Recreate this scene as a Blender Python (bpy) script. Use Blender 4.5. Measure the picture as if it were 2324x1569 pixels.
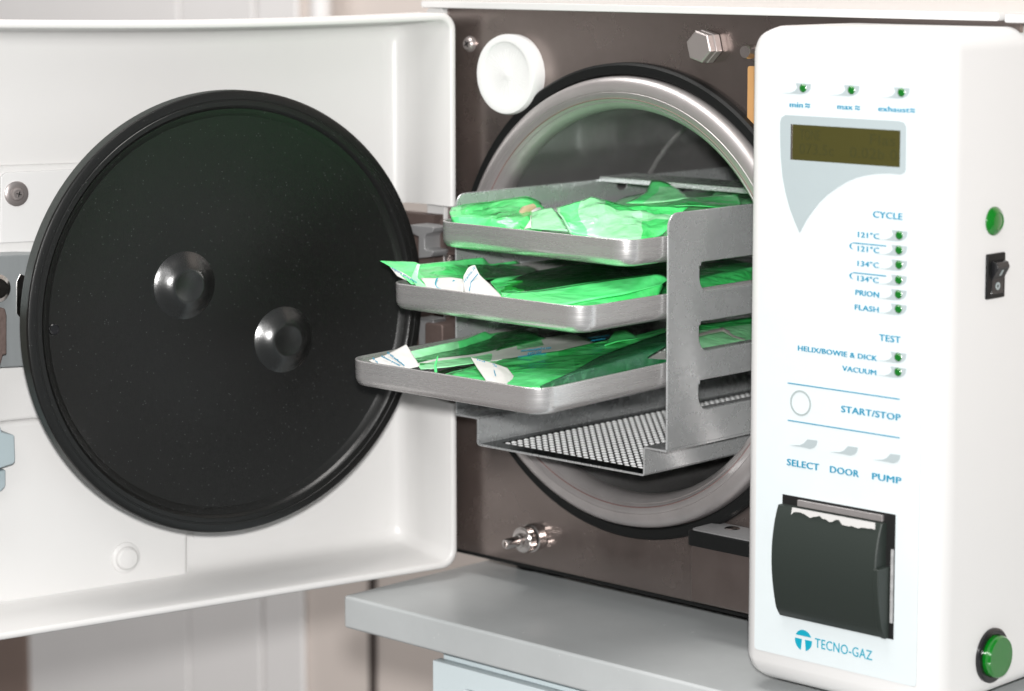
import bpy, bmesh, math, random
import mathutils
from mathutils import Vector, Matrix, noise
random.seed(7)
for o in list(bpy.data.objects): bpy.data.objects.remove(o)
SC = bpy.context.scene
COL = SC.collection
PI = math.pi
# ------------------------------------------------------------------ camera
W2, H2 = 2324.0, 1569.0                 # the photograph's own measuring grid
CX, CY, F = 1162.0, 560.0, 5812.4
YH, VX1, VX2 = -124.0, -5022.9, 6700.0  # horizon and the two horizontal vanishing points
ydir = Vector((VX2 - CX, CY - YH, F)).normalized()
xdir = -Vector((VX1 - CX, CY - YH, F)).normalized()
zdir = ydir.cross(xdir)
if zdir.y < 0: zdir = -zdir
CAM = Vector((1.0220, -1.1951, 0.2172))
def ray(px, py):
    d = Vector((px - CX, CY - py, F)) / F
    return Vector((d.dot(xdir), d.dot(ydir), d.dot(zdir)))
def onX(px, py, X): d = ray(px, py); return CAM + d * ((X - CAM.x) / d.x)
def onY(px, py, Y): d = ray(px, py); return CAM + d * ((Y - CAM.y) / d.y)
def onZ(px, py, Z): d = ray(px, py); return CAM + d * ((Z - CAM.z) / d.z)
cam = bpy.data.cameras.new('camera'); co = bpy.data.objects.new('camera', cam); COL.objects.link(co)
fwd = Vector((xdir.z, ydir.z, zdir.z)); right = Vector((xdir.x, ydir.x, zdir.x)); up = right.cross(fwd)
m = Matrix((right, up, -fwd)).transposed().to_4x4(); m.translation = CAM
co.matrix_world = m
cam.sensor_width = 36; cam.lens = F / W2 * 36; cam.shift_y = -(H2 / 2 - CY) / W2
cam.clip_start = .05; cam.clip_end = 50
cam.dof.use_dof = True; cam.dof.focus_distance = 1.5; cam.dof.aperture_fstop = 8
SC.camera = co
# ------------------------------------------------------------------ light
w = bpy.data.worlds.new('World'); SC.world = w; w.use_nodes = True
nt = w.node_tree; bg = nt.nodes['Background']
tc = nt.nodes.new('ShaderNodeTexCoord'); sx = nt.nodes.new('ShaderNodeSeparateXYZ')
ramp = nt.nodes.new('ShaderNodeValToRGB'); ma = nt.nodes.new('ShaderNodeMath'); ma.operation = 'MULTIPLY_ADD'
ma.inputs[1].default_value = .5; ma.inputs[2].default_value = .5
nt.links.new(tc.outputs['Generated'], sx.inputs[0]); nt.links.new(sx.outputs['X'], ma.inputs[0])
nt.links.new(ma.outputs[0], ramp.inputs[0]); nt.links.new(ramp.outputs[0], bg.inputs[0])
ramp.color_ramp.elements[0].color = (.30, .25, .23, 1); ramp.color_ramp.elements[1].color = (.42, .46, .48, 1)
bg.inputs[1].default_value = .54
def area(name, loc, target, size, power, col=(1, 1, 1), shape='DISK'):
    l = bpy.data.lights.new(name, 'AREA'); l.shape = shape; l.size = size; l.energy = power; l.color = col
    o = bpy.data.objects.new(name, l); COL.objects.link(o); o.location = loc
    o.rotation_euler = (Vector(target) - Vector(loc)).to_track_quat('-Z', 'Y').to_euler()
    return o
area('camera_flash', CAM + up * .055 + fwd * .02, (0, -.08, 0), .045, 29.0, (1, .985, .97))
area('overhead_fill', (.15, -.75, 1.9), (-.1, .25, -.1), .8, 24, (1, .97, .94), 'SQUARE')  # added soft fill from above, brightens pouches and other level surfaces
area('front_fill', (.75, -1.35, .95), (0, -.08, 0), .5, 4.5, (1, .99, .98), 'SQUARE')  # added soft fill from the camera side, lifts the tray contents
area('wall_fill', (-.9, -.25, 1.75), (-.75, .62, -.2), .7, 20, (1, .985, .97), 'SQUARE')  # added fill that only brightens the wall behind
SC.view_settings.view_transform = 'Standard'; SC.view_settings.look = 'None'
SC.view_settings.exposure = 0; SC.view_settings.gamma = 1; SC.view_settings.use_curve_mapping = False
# ------------------------------------------------------------------ materials
def srgb(r, g, b):
    f = lambda c: (c / 255 / 12.92) if c / 255 <= .04045 else ((c / 255 + .055) / 1.055) ** 2.4
    return (f(r), f(g), f(b))
MATS = {}
def mat(name, col, rough=.4, metal=0., spec=.5, coat=0., bump=0., bscale=400., var=0., vscale=30., rvar=0., trans=0.,
        stretch=(1, 1, 1), emit=None, coatr=.1, aniso=0., vcol=None, bdist=.001):
    m = bpy.data.materials.new(name); m.use_nodes = True
    n = m.node_tree; p = n.nodes['Principled BSDF']
    p.inputs['Base Color'].default_value = (*col, 1); p.inputs['Roughness'].default_value = rough
    p.inputs['Metallic'].default_value = metal; p.inputs['Specular IOR Level'].default_value = spec
    p.inputs['Coat Weight'].default_value = coat; p.inputs['Coat Roughness'].default_value = coatr
    p.inputs['Transmission Weight'].default_value = trans; p.inputs['Anisotropic'].default_value = aniso
    if emit: p.inputs['Emission Color'].default_value = (*emit[:3], 1); p.inputs['Emission Strength'].default_value = emit[3]
    t = n.nodes.new('ShaderNodeTexCoord'); mp = n.nodes.new('ShaderNodeMapping'); mp.inputs['Scale'].default_value = stretch
    n.links.new(t.outputs['Object'], mp.inputs[0])
    if bump:
        nz = n.nodes.new('ShaderNodeTexNoise'); nz.inputs['Scale'].default_value = bscale; nz.inputs['Detail'].default_value = 3
        bp = n.nodes.new('ShaderNodeBump'); bp.inputs['Strength'].default_value = bump; bp.inputs['Distance'].default_value = bdist
        n.links.new(mp.outputs[0], nz.inputs['Vector']); n.links.new(nz.outputs['Fac'], bp.inputs['Height']); n.links.new(bp.outputs[0], p.inputs['Normal'])
    if var or rvar:
        nz = n.nodes.new('ShaderNodeTexNoise'); nz.inputs['Scale'].default_value = vscale; nz.inputs['Detail'].default_value = 6; nz.inputs['Roughness'].default_value = .65
        n.links.new(mp.outputs[0], nz.inputs['Vector'])
        if var:
            r = n.nodes.new('ShaderNodeValToRGB'); r.color_ramp.elements[0].position = .3; r.color_ramp.elements[1].position = .7
            c2 = vcol or tuple(c * (1 - var) for c in col)
            r.color_ramp.elements[0].color = (*c2, 1); r.color_ramp.elements[1].color = (*col, 1)
            n.links.new(nz.outputs['Fac'], r.inputs[0]); n.links.new(r.outputs[0], p.inputs['Base Color'])
        if rvar:
            mr = n.nodes.new('ShaderNodeMapRange'); mr.inputs[1].default_value = .3; mr.inputs[2].default_value = .7
            mr.inputs[3].default_value = max(.02, rough - rvar); mr.inputs[4].default_value = rough + rvar
            n.links.new(nz.outputs['Fac'], mr.inputs[0]); n.links.new(mr.outputs[0], p.inputs['Roughness'])
    MATS[name] = m
    return m
white = mat('white_plastic', (.63, .622, .612), .32, bump=.02, bscale=900, var=.03, vscale=9)
whitebox = mat('white_box_plastic', (.64, .636, .63), .28, bump=.015, bscale=900)
whitecap = mat('white_nylon', (.70, .70, .695), .4)
whitemetal = mat('white_enamel', (.62, .616, .61), .25)
black = mat('black_coating', (.0075, .0076, .0072), .30, spec=.5, bump=.6, bdist=.0001, bscale=1500, var=.4, vscale=700)
blackknob = mat('black_coating_polished', (.008, .0085, .008), .25, spec=1., bump=.6, bdist=.0001, bscale=1500)
blackgloss = mat('black_gloss', (.008, .008, .009), .22)
rubber = mat('black_rubber', (.006, .0065, .0065), .5, spec=.22, bump=.1, bscale=600)
darkplastic = mat('charcoal_plastic', (.018, .0245, .021), .5, bump=.12, bscale=1800)
steel = mat('brushed_steel', (.31, .262, .245), .27, .93, bump=.012, bscale=140, var=.3, vscale=11, rvar=.1)
rimmetal = mat('cast_rim_metal', (.52, .49, .485), .40, .74, bump=.03, bscale=300, var=.15, vscale=40)
rimline = mat('rust_line', (.24, .15, .14), .6, .3)
chamberm = mat('chamber_steel', (.80, .79, .78), .2, .86, bump=.008, bscale=60, var=.12, vscale=25, rvar=.05)
alu = mat('tray_aluminium', (.64, .625, .62), .27, .74, bump=.06, bscale=320, stretch=(.15, .15, 3), var=.06, vscale=90, rvar=.06)
galv = mat('galvanised_sheet', (.70, .72, .725), .27, .72, bump=.008, bscale=420, var=.05, vscale=60, rvar=.07)
chrome = mat('nickel', (.72, .68, .66), .18, 1., rvar=.05, vscale=60)
darkchrome = mat('dark_steel', (.42, .38, .37), .3, .7)
castm = mat('cast_grey', (.33, .33, .335), .55, .6, bump=.25, bscale=300)
brownm = mat('brown_casting', (.13, .095, .085), .6, .5, bump=.4, bscale=300)
greymetal = mat('grey_block', (.42, .45, .46), .4, .6, bump=.08, bscale=150, stretch=(1, 1, .1), var=.2, vscale=40)
bluep = mat('pale_blue_plastic', (.31, .37, .39), .4)
dimplem = mat('lit_dimple', (.93, .94, .94), .35, .15)  # pale colour stands in for light showing in the floor holes
floorm = mat('darkened_floor', (.12, .13, .13), .2, 1., rvar=.05, vscale=60)  # dark colour stands in for the tray underside mirrored in the floor
counter = mat('grey_laminate', (.49, .512, .515), .36, bump=.03, bscale=700, var=.08, vscale=25)
cabm = mat('pale_blue_laminate', (.62, .70, .725), .35)
slitm = mat('slit_shadow', (.07, .055, .05), .8)
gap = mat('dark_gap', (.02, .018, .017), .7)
wallw = mat('white_wall', (.88, .86, .85), .5, var=.05, vscale=4)
wallb = mat('beige_wall', (.74, .66, .61), .55, var=.05, vscale=4)
wallbr = mat('brown_board', (.27, .20, .17), .5, var=.15, vscale=12)
stick = mat('panel_sticker', (.61, .665, .68), .35, var=.03, vscale=60)
blue = mat('blue_ink', (.004, .22, .36), .5)
teal = mat('teal_ink', (.0, .30, .42), .5)
greyink = mat('grey_ink', (.36, .415, .43), .45, var=.03, vscale=90)
palegrey = mat('pale_grey_ink', (.32, .37, .37), .45)
lcd = mat('lcd_olive', (.050, .046, .010), .35, coat=.05)
lcdink = mat('lcd_ink', (.040, .0395, .0098), .4)
ledm = mat('led_green', (.004, .13, .012), .2, coat=.6)
ledring = mat('led_socket', (.03, .07, .03), .4)
lampg = mat('lamp_green', (.0, .19, .008), .12, trans=.35, coat=.7, coatr=.05)
orange = mat('orange_label', (.46, .25, .10), .5)
paperm = mat('pouch_paper', (.56, .553, .535), .6, bump=.15, bscale=180)
torn = mat('thermal_paper', (.55, .54, .53), .6)
rollm = mat('paper_roll_side', (.42, .42, .42), .6, var=.4, vscale=400)
holed = mat('hole_dark', (.004, .004, .004), .6)
def film(name, tcol, dcol, tfac, rough=.12, wr=.25):
    m = bpy.data.materials.new(name); m.use_nodes = True; n = m.node_tree; n.nodes.clear()
    out = n.nodes.new('ShaderNodeOutputMaterial')
    tr = n.nodes.new('ShaderNodeBsdfTransparent'); tr.inputs[0].default_value = (*tcol, 1)
    df = n.nodes.new('ShaderNodeBsdfPrincipled'); df.inputs['Base Color'].default_value = (*dcol, 1); df.inputs['Roughness'].default_value = .35
    df.inputs['Specular IOR Level'].default_value = .5
    gl = n.nodes.new('ShaderNodeBsdfGlossy'); gl.inputs['Roughness'].default_value = rough
    m1 = n.nodes.new('ShaderNodeMixShader'); m1.inputs[0].default_value = tfac
    n.links.new(df.outputs[0], m1.inputs[1]); n.links.new(tr.outputs[0], m1.inputs[2])
    fr = n.nodes.new('ShaderNodeFresnel'); fr.inputs[0].default_value = 1.5
    m2 = n.nodes.new('ShaderNodeMixShader'); n.links.new(fr.outputs[0], m2.inputs[0]); n.links.new(m1.outputs[0], m2.inputs[1]); n.links.new(gl.outputs[0], m2.inputs[2])
    n.links.new(m2.outputs[0], out.inputs[0])
    t = n.nodes.new('ShaderNodeTexCoord'); nz = n.nodes.new('ShaderNodeTexNoise'); nz.inputs['Scale'].default_value = 55; nz.inputs['Detail'].default_value = 4; nz.inputs['Distortion'].default_value = 1.2
    bp = n.nodes.new('ShaderNodeBump'); bp.inputs['Strength'].default_value = wr; bp.inputs['Distance'].default_value = .004
    n.links.new(t.outputs['Object'], nz.inputs['Vector']); n.links.new(nz.outputs['Fac'], bp.inputs['Height'])
    n2 = n.nodes.new('ShaderNodeTexNoise'); n2.inputs['Scale'].default_value = 26; n2.inputs['Detail'].default_value = 5; n2.inputs['Distortion'].default_value = 2.2
    rp = n.nodes.new('ShaderNodeValToRGB'); rp.color_ramp.elements[0].position = .36; rp.color_ramp.elements[1].position = .68
    rp.color_ramp.elements[0].color = (dcol[0] * .8, dcol[1] * .86, dcol[2] * .82, 1); rp.color_ramp.elements[1].color = (min(1, dcol[0] * 1.15 + .06), min(1, dcol[1] * 1.06), min(1, dcol[2] * 1.1 + .07), 1)
    n.links.new(t.outputs['Object'], n2.inputs['Vector']); n.links.new(n2.outputs['Fac'], rp.inputs[0]); n.links.new(rp.outputs[0], df.inputs['Base Color'])
    for q in (df, gl, fr): n.links.new(bp.outputs[0], q.inputs['Normal'])
    return m
f_seal = film('film_sealed', (.3, .9, .45), (.09, .86, .22), .06)
f_pale = film('film_pale', (.5, .95, .6), (.31, .88, .41), .08, wr=.35)
f_clear = film('film_clear', (.35, .97, .48), (.05, .80, .16), .18, wr=.5)
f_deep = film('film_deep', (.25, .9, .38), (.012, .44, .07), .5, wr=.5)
# knurled handle metal
knurl = mat('knurled_steel', (.66, .72, .68), .32, .7)
_n = knurl.node_tree; _p = _n.nodes['Principled BSDF']
_t = _n.nodes.new('ShaderNodeTexCoord'); _b = _n.nodes.new('ShaderNodeBump'); _b.inputs['Strength'].default_value = 1; _b.inputs['Distance'].default_value = .0012
_w1 = _n.nodes.new('ShaderNodeTexWave'); _w1.inputs['Scale'].default_value = 330; _w2 = _n.nodes.new('ShaderNodeTexWave'); _w2.inputs['Scale'].default_value = 330
_m1 = _n.nodes.new('ShaderNodeMapping'); _m1.inputs['Rotation'].default_value = (.9, .3, .8); _m2 = _n.nodes.new('ShaderNodeMapping'); _m2.inputs['Rotation'].default_value = (-.9, .3, -.6)
_a = _n.nodes.new('ShaderNodeMath'); _a.operation = 'MULTIPLY'
for mm, ww in ((_m1, _w1), (_m2, _w2)):
    _n.links.new(_t.outputs['Object'], mm.inputs[0]); _n.links.new(mm.outputs[0], ww.inputs['Vector'])
_n.links.new(_w1.outputs['Fac'], _a.inputs[0]); _n.links.new(_w2.outputs['Fac'], _a.inputs[1]); _n.links.new(_a.outputs[0], _b.inputs['Height']); _n.links.new(_b.outputs[0], _p.inputs['Normal'])
# sparkle flecks in the black coating
_n = black.node_tree; _p = _n.nodes['Principled BSDF']
_t = _n.nodes.new('ShaderNodeTexCoord'); _v = _n.nodes.new('ShaderNodeTexVoronoi'); _v.inputs['Scale'].default_value = 620
_r = _n.nodes.new('ShaderNodeValToRGB'); _r.color_ramp.elements[0].position = .0; _r.color_ramp.elements[0].color = (1, 1, 1, 1); _r.color_ramp.elements[1].position = .24; _r.color_ramp.elements[1].color = (0, 0, 0, 1)
_mx = _n.nodes.new('ShaderNodeMix'); _mx.data_type = 'RGBA'; _src = _p.inputs['Base Color'].links[0].from_socket
_wn = _n.nodes.new('ShaderNodeTexWhiteNoise'); _g = _n.nodes.new('ShaderNodeMath'); _g.operation = 'GREATER_THAN'; _g.inputs[1].default_value = .90
_ml = _n.nodes.new('ShaderNodeMath'); _ml.operation = 'MULTIPLY'
_n.links.new(_t.outputs['Object'], _v.inputs['Vector']); _n.links.new(_v.outputs['Distance'], _r.inputs[0]); _n.links.new(_v.outputs['Position'], _wn.inputs['Vector'])
_n.links.new(_wn.outputs['Value'], _g.inputs[0]); _n.links.new(_g.outputs[0], _ml.inputs[0]); _n.links.new(_r.outputs[0], _ml.inputs[1])
_n.links.new(_ml.outputs[0], _mx.inputs[0]); _n.links.new(_src, _mx.inputs[6]); _mx.inputs[7].default_value = (.11, .115, .115, 1); _n.links.new(_mx.outputs[2], _p.inputs['Base Color'])
def specks(m, scale, rad, thr, col):
    n = m.node_tree; p = n.nodes['Principled BSDF']; t = n.nodes.new('ShaderNodeTexCoord'); v = n.nodes.new('ShaderNodeTexVoronoi'); v.inputs['Scale'].default_value = scale
    r = n.nodes.new('ShaderNodeValToRGB'); r.color_ramp.elements[0].color = (1, 1, 1, 1); r.color_ramp.elements[1].position = rad; r.color_ramp.elements[1].color = (0, 0, 0, 1)
    wn = n.nodes.new('ShaderNodeTexWhiteNoise'); g = n.nodes.new('ShaderNodeMath'); g.operation = 'GREATER_THAN'; g.inputs[1].default_value = thr; ml = n.nodes.new('ShaderNodeMath'); ml.operation = 'MULTIPLY'
    mx = n.nodes.new('ShaderNodeMix'); mx.data_type = 'RGBA'; l = p.inputs['Base Color'].links
    n.links.new(t.outputs['Object'], v.inputs['Vector']); n.links.new(v.outputs['Distance'], r.inputs[0]); n.links.new(v.outputs['Position'], wn.inputs['Vector']); n.links.new(wn.outputs['Value'], g.inputs[0])
    n.links.new(g.outputs[0], ml.inputs[0]); n.links.new(r.outputs[0], ml.inputs[1]); n.links.new(ml.outputs[0], mx.inputs[0])
    if l: n.links.new(l[0].from_socket, mx.inputs[6])
    else: mx.inputs[6].default_value = p.inputs['Base Color'].default_value
    mx.inputs[7].default_value = (*col, 1); n.links.new(mx.outputs[2], p.inputs['Base Color'])
specks(counter, 70, .10, .93, (.7, .7, .7)); specks(counter, 160, .12, .93, (.62, .62, .62))
specks(alu, 260, .14, .95, (.9, .9, .9)); specks(white, 45, .06, .95, (.3, .28, .27))
specks(steel, 120, .12, .95, (.6, .56, .54))
# ------------------------------------------------------------------ helpers
ORG = {}
def tag(o, label=None, cat=None, group=None, kind=None):
    if label: o['label'] = label
    if cat: o['category'] = cat
    if group: o['group'] = group
    if kind: o['kind'] = kind
    return o
def thing(name, label, cat, loc, group=None):
    o = bpy.data.objects.new(name, None); COL.objects.link(o); o.location = loc; o.empty_display_size = .02
    ORG[o.name] = Vector(loc)
    return tag(o, label, cat, group)
class MB:
    """collects shapes in world coordinates; build() links them as one mesh object"""
    def __init__(s): s.bm = bmesh.new()
    def loft(s, loops, cap0=False, cap1=False, close=True, skip=None, mi=0):
        vs = [[s.bm.verts.new(p) for p in l] for l in loops]
        n = len(vs[0])
        for i in range(len(vs) - 1):
            for j in range(n if close else n - 1):
                if skip and skip(i, j): continue
                k = (j + 1) % n
                f = s.bm.faces.new((vs[i][j], vs[i][k], vs[i + 1][k], vs[i + 1][j])); f.material_index = mi
        if cap0: s.bm.faces.new(list(reversed(vs[0]))).material_index = mi
        if cap1: s.bm.faces.new(vs[-1]).material_index = mi
        return s
    def prism(s, poly, h0, h1, fm, mi=0):
        return s.loft([[fm(a, b, h0) for a, b in poly], [fm(a, b, h1) for a, b in poly]], True, True, mi=mi)
    def box(s, a, b, fm=None, mi=0):
        fm = fm or (lambda x, y, z: Vector((x, y, z)))
        return s.prism([(a[0], a[1]), (b[0], a[1]), (b[0], b[1]), (a[0], b[1])], a[2], b[2], fm, mi)
    def lathe(s, prof, c, ax, n=64, mi=0):
        ax = Vector(ax).normalized(); a = ax.orthogonal().normalized(); b = ax.cross(a); c = Vector(c)
        cap0, cap1 = prof[0][0] < 1e-6, prof[-1][0] < 1e-6
        P = [q for q in prof if q[0] > 1e-6]
        loops = [[c + ax * h + (a * math.cos(2 * PI * i / n) + b * math.sin(2 * PI * i / n)) * r for i in range(n)] for r, h in P]
        return s.loft(loops, cap0, cap1, mi=mi)
    def tube(s, pts, r, n=16, mi=0):
        pts = [Vector(p) for p in pts]; rr = r if isinstance(r, (list, tuple)) else [r] * len(pts)
        loops = []; a = None
        for i, p in enumerate(pts):
            d = (pts[min(i + 1, len(pts) - 1)] - pts[max(i - 1, 0)]).normalized()
            a = d.orthogonal().normalized() if a is None else (a - d * a.dot(d)).normalized()
            b = d.cross(a)
            loops.append([p + (a * math.cos(2 * PI * k / n) + b * math.sin(2 * PI * k / n)) * rr[i] for k in range(n)])
        return s.loft(loops, True, True, mi=mi)
    def build(s, name, mats, parent=None, bevel=0, seg=2, angle=32, solid=0, subsurf=0):
        bmesh.ops.recalc_face_normals(s.bm, faces=s.bm.faces)
        me = bpy.data.meshes.new(name)
        org = Vector((0, 0, 0))
        if parent is not None: org = ORG[parent.name]
        else:
            n = max(1, len(s.bm.verts)); org = sum((v.co for v in s.bm.verts), Vector()) / n
            org.z = min((v.co.z for v in s.bm.verts), default=0)
        bmesh.ops.translate(s.bm, verts=s.bm.verts, vec=-org)
        s.bm.to_mesh(me); s.bm.free()
        return link_mesh(name, me, mats, parent, org, bevel, seg, angle, solid, subsurf)
def link_mesh(name, me, mats, parent, org, bevel=0, seg=2, angle=32, solid=0, subsurf=0):
    o = bpy.data.objects.new(name, me); COL.objects.link(o)
    for mm in (mats if isinstance(mats, (list, tuple)) else [mats]): me.materials.append(mm)
    me.shade_smooth(); me.set_sharp_from_angle(angle=math.radians(angle))
    if parent is not None: o.parent = parent; ORG[o.name] = org
    else: o.location = org; ORG[o.name] = org
    if solid: q = o.modifiers.new('thickness', 'SOLIDIFY'); q.thickness = solid; q.offset = 0
    if bevel:
        q = o.modifiers.new('edge', 'BEVEL'); q.width = bevel; q.segments = seg; q.limit_method = 'ANGLE'; q.angle_limit = math.radians(40); q.harden_normals = True
    return o
def rr(u0, u1, v0, v1, r, n=6, sub=0):
    """rounded rectangle outline, counter-clockwise; r may be four radii (bl, br, tr, tl)"""
    R = r if isinstance(r, (list, tuple)) else [r] * 4
    out = []
    cs = [(u0 + R[0], v0 + R[0], PI, R[0]), (u1 - R[1], v0 + R[1], 1.5 * PI, R[1]), (u1 - R[2], v1 - R[2], 0, R[2]), (u0 + R[3], v1 - R[3], .5 * PI, R[3])]
    for i, (cx, cy, a, q) in enumerate(cs):
        for k in range(n + 1):
            t = a + .5 * PI * k / n; out.append((cx + q * math.cos(t), cy + q * math.sin(t)))
        if sub:
            nx = cs[(i + 1) % 4]; e = out[-1]; s_ = (nx[0] + nx[3] * math.cos(nx[2]), nx[1] + nx[3] * math.sin(nx[2]))
            for k in range(1, sub): out.append((e[0] + (s_[0] - e[0]) * k / sub, e[1] + (s_[1] - e[1]) * k / sub))
    return out
def circ(c, r, n=24, ry=None): return [(c[0] + r * math.cos(2 * PI * i / n), c[1] + (ry or r) * math.sin(2 * PI * i / n)) for i in range(n)]
def curve_mesh(loops, thick, bev=0):
    """flat plate with holes: 2-D loops filled, extruded along local z by +-thick/2"""
    cu = bpy.data.curves.new('tmp', 'CURVE'); cu.dimensions = '2D'; cu.fill_mode = 'BOTH'; cu.extrude = thick / 2 - bev; cu.bevel_depth = bev; cu.bevel_resolution = 1; cu.offset = -bev
    for l in loops:
        sp = cu.splines.new('POLY'); sp.points.add(len(l) - 1); sp.use_cyclic_u = True
        for q, (a, b) in zip(sp.points, l): q.co = (a, b, 0, 1)
    return curve_to_mesh(cu)
def curve_to_mesh(cu):
    t = bpy.data.objects.new('tmp', cu); COL.objects.link(t)
    bpy.context.view_layer.update()
    me = bpy.data.meshes.new_from_object(t.evaluated_get(bpy.context.evaluated_depsgraph_get()))
    bpy.data.objects.remove(t); bpy.data.curves.remove(cu)
    me.materials.clear()
    return me
def plate(name, loops, thick, mtx, mats, parent, bev=0):
    me = curve_mesh(loops, thick, bev)
    org = ORG[parent.name] if parent is not None else mtx.translation
    me.transform(Matrix.Translation(-org) @ mtx)
    me.name = name
    return link_mesh(name, me, mats, parent, org)
def frame(o, ex, ey):
    ex = Vector(ex).normalized(); ey = Vector(ey); ey = (ey - ex * ey.dot(ex)).normalized(); ez = ex.cross(ey)
    M = Matrix((ex, ey, ez)).transposed().to_4x4(); M.translation = Vector(o)
    return M
MXZ = lambda y: frame((0, y, 0), (1, 0, 0), (0, 0, 1))
def text_mesh(body, bold=0.0, spacing=1.0):
    cu = bpy.data.curves.new('tmp', 'FONT'); cu.body = body; cu.size = 1; cu.offset = bold; cu.space_character = spacing; cu.resolution_u = 3; cu.extrude = .012
    return curve_to_mesh(cu)
def lettering(body, p0, p1, capvec, mtl, parent, lift, bold=.012, label=None, spacing=1.05, name='lettering'):
    """text from p0 to p1 (baseline), capvec = up vector whose length is the capital height; bold thickens the strokes sideways"""
    me = text_mesh(body, 0, spacing)
    xs = [v.co.x for v in me.vertices]; w_ = max(xs) - min(xs) + 2 * abs(bold); x0 = min(xs) - abs(bold)
    ex = (p1 - p0) / w_; ey = capvec / .70; ez = ex.cross(ey).normalized()
    org = ORG[parent.name]; bm = bmesh.new()
    for k, dx in enumerate((-bold, bold) if bold > .002 else (0,)):
        m2 = me.copy()
        for v in m2.vertices:
            c = v.co.copy()
            v.co = p0 - org + ex * (c.x + dx - x0) + ey * (c.y + dx * .3) + ez * (lift + .00003 * k + (0.00012 if c.z > 0 else -.0001))
        bm.from_mesh(m2); bpy.data.meshes.remove(m2)
    bm.to_mesh(me); bm.free(); me.name = name
    o = link_mesh(name, me, mtl, parent, org)
    if label: o['label'] = label
    return o
XZ = lambda a, b, h: Vector((a, h, b))
YZ = lambda a, b, h: Vector((h, a, b))

# ================================================================== setting: the wall far behind
WY = .62
def wx(px, py=1500): return onY(px, py, WY).x
wl = MB(); wl.box((-3.2, WY, -1.5), (2.2, WY + .05, 1.6)); wl.build('wall', wallb, None).__setitem__('kind', 'structure')
def wall_panel(x0, x1, m_, z0=-1.5, z1=1.6, d=.012, name='wall_panel', label='', y=WY):
    b = MB(); b.box((x0, y - d, z0), (x1, y - .001, z1)); o = b.build(name, m_, None, bevel=.003)
    return tag(o, label, 'wall panel', None)
ed = [wx(p) for p in (-260, 84, 441, 608, 700)]
tag(wall_panel(-3.0, ed[1] - .004, wallbr, z1=.0, label='brown board low on the wall at the far left, under the open door', name='wall_board'), cat='wall board')
wall_panel(-3.0, ed[2] - .002, wallw, z0=-1.5, z1=1.6, d=.008, label='white wall panel farthest left, above and below the open door')
wall_panel(ed[2] + .002, ed[3] - .002, wallw, d=.009, label='white wall panel in the middle, seen below the black door plate')
wall_panel(ed[3] + .002, ed[4], wallw, d=.008, label='white wall panel ending at the beige wall, left of the cabinet')
xs = wx(855); b = MB(); b.box((wx(846), WY - .006, -1.5), (wx(857), WY - .001, -.05)); tag(b.build('wall_slit', slitm, None), 'dark narrow vertical slit in the beige wall beside the cabinet', 'wall slit')
xp = wx(777, 20); b = MB(); b.lathe([(0, 0), (.011, 0), (.011, 1.5), (0, 1.5)], (xp, WY - .03, .12), (0, 0, 1), 20); tag(b.build('wall_pipe', wallw, None), 'white vertical pipe on the wall above the open door', 'pipe')

# ================================================================== cabinet under the machine
CZ = -.2005
cab = thing('cabinet', 'grey topped cabinet with pale blue body carrying the sterilizer', 'cabinet', (.3, .2, -1.0))
b = MB(); b.box((-.1700, -.094, CZ - .0215), (.9, .5, CZ)); b.build('countertop', counter, cab, bevel=.002, seg=3)
bx0 = onY(1000, 1490, -.082).x
b = MB(); b.box((bx0, -.080, -1.0), (.9, .46, CZ - .0225)); b.build('carcass', cabm, cab, bevel=.001)
fr_o = rr(bx0, .86, -.95, CZ - .029, .0005, 2); fr_i = rr(bx0 + .0285, .82, -.9, CZ - .042, .0005, 2)
plate('face_frame', [fr_o, fr_i], .008, MXZ(-.0852), cabm, cab, .0006)
plate('drawer_front', [rr(bx0 + .0315, .817, -.4, CZ - .0455, .001, 2)], .010, MXZ(-.0872), cabm, cab, .001)
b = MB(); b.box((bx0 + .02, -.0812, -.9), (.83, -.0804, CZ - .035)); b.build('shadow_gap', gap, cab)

# ================================================================== autoclave
AC = thing('autoclave', 'white bench top steam sterilizer with its round door swung open', 'sterilizer', (.05, .2, CZ))
CC = Vector((-.006, 0, -.0026))
ZT, ZB = .1765, -.184
# casing: rolled white sheet over the top and sides
b = MB()
b.prism(rr(-.1840, .2600, ZT, ZT + .0045, .0018, 3), -.008, .45, XZ)
b.prism(rr(-.1840, -.1675, ZB + .002, ZT - .0004, .003, 3), -.003, .45, XZ)
b.prism(rr(.2690, .2712, ZB + .002, ZT - .006, .001, 3), .1302, .45, XZ)
b.prism([(-.183, ZB), (.27, ZB), (.27, ZT), (-.183, ZT)], .45, .455, XZ)
b.build('casing', whitemetal, AC, bevel=.0006)
b = MB(); b.box((.2606, -.004, ZT - .001), (.2745, .45, ZT + .0035)); b.build('casing_corner', whitemetal, AC, bevel=.0012)
# front panel with the round opening
fp = rr(-.1673, .2685, ZB, ZT - .0003, .001, 2)
plate('front_panel', [fp, circ((CC.x, CC.z), .1390, 96)], .003, MXZ(.0015), steel, AC)
b = MB(); b.box((-.166, .0, ZB - .0025), (.267, .42, ZB - .0003)); b.build('base_plate', rubber, AC)
for fx, fy in ((-.13, .05), (.22, .05), (-.13, .36), (.22, .36)):
    b = MB(); b.lathe([(0, 0), (.016, 0), (.018, .0135), (0, .0135)], (fx, fy, CZ + .0003), (0, 0, 1), 24); b.build('foot', rubber, AC)
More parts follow.
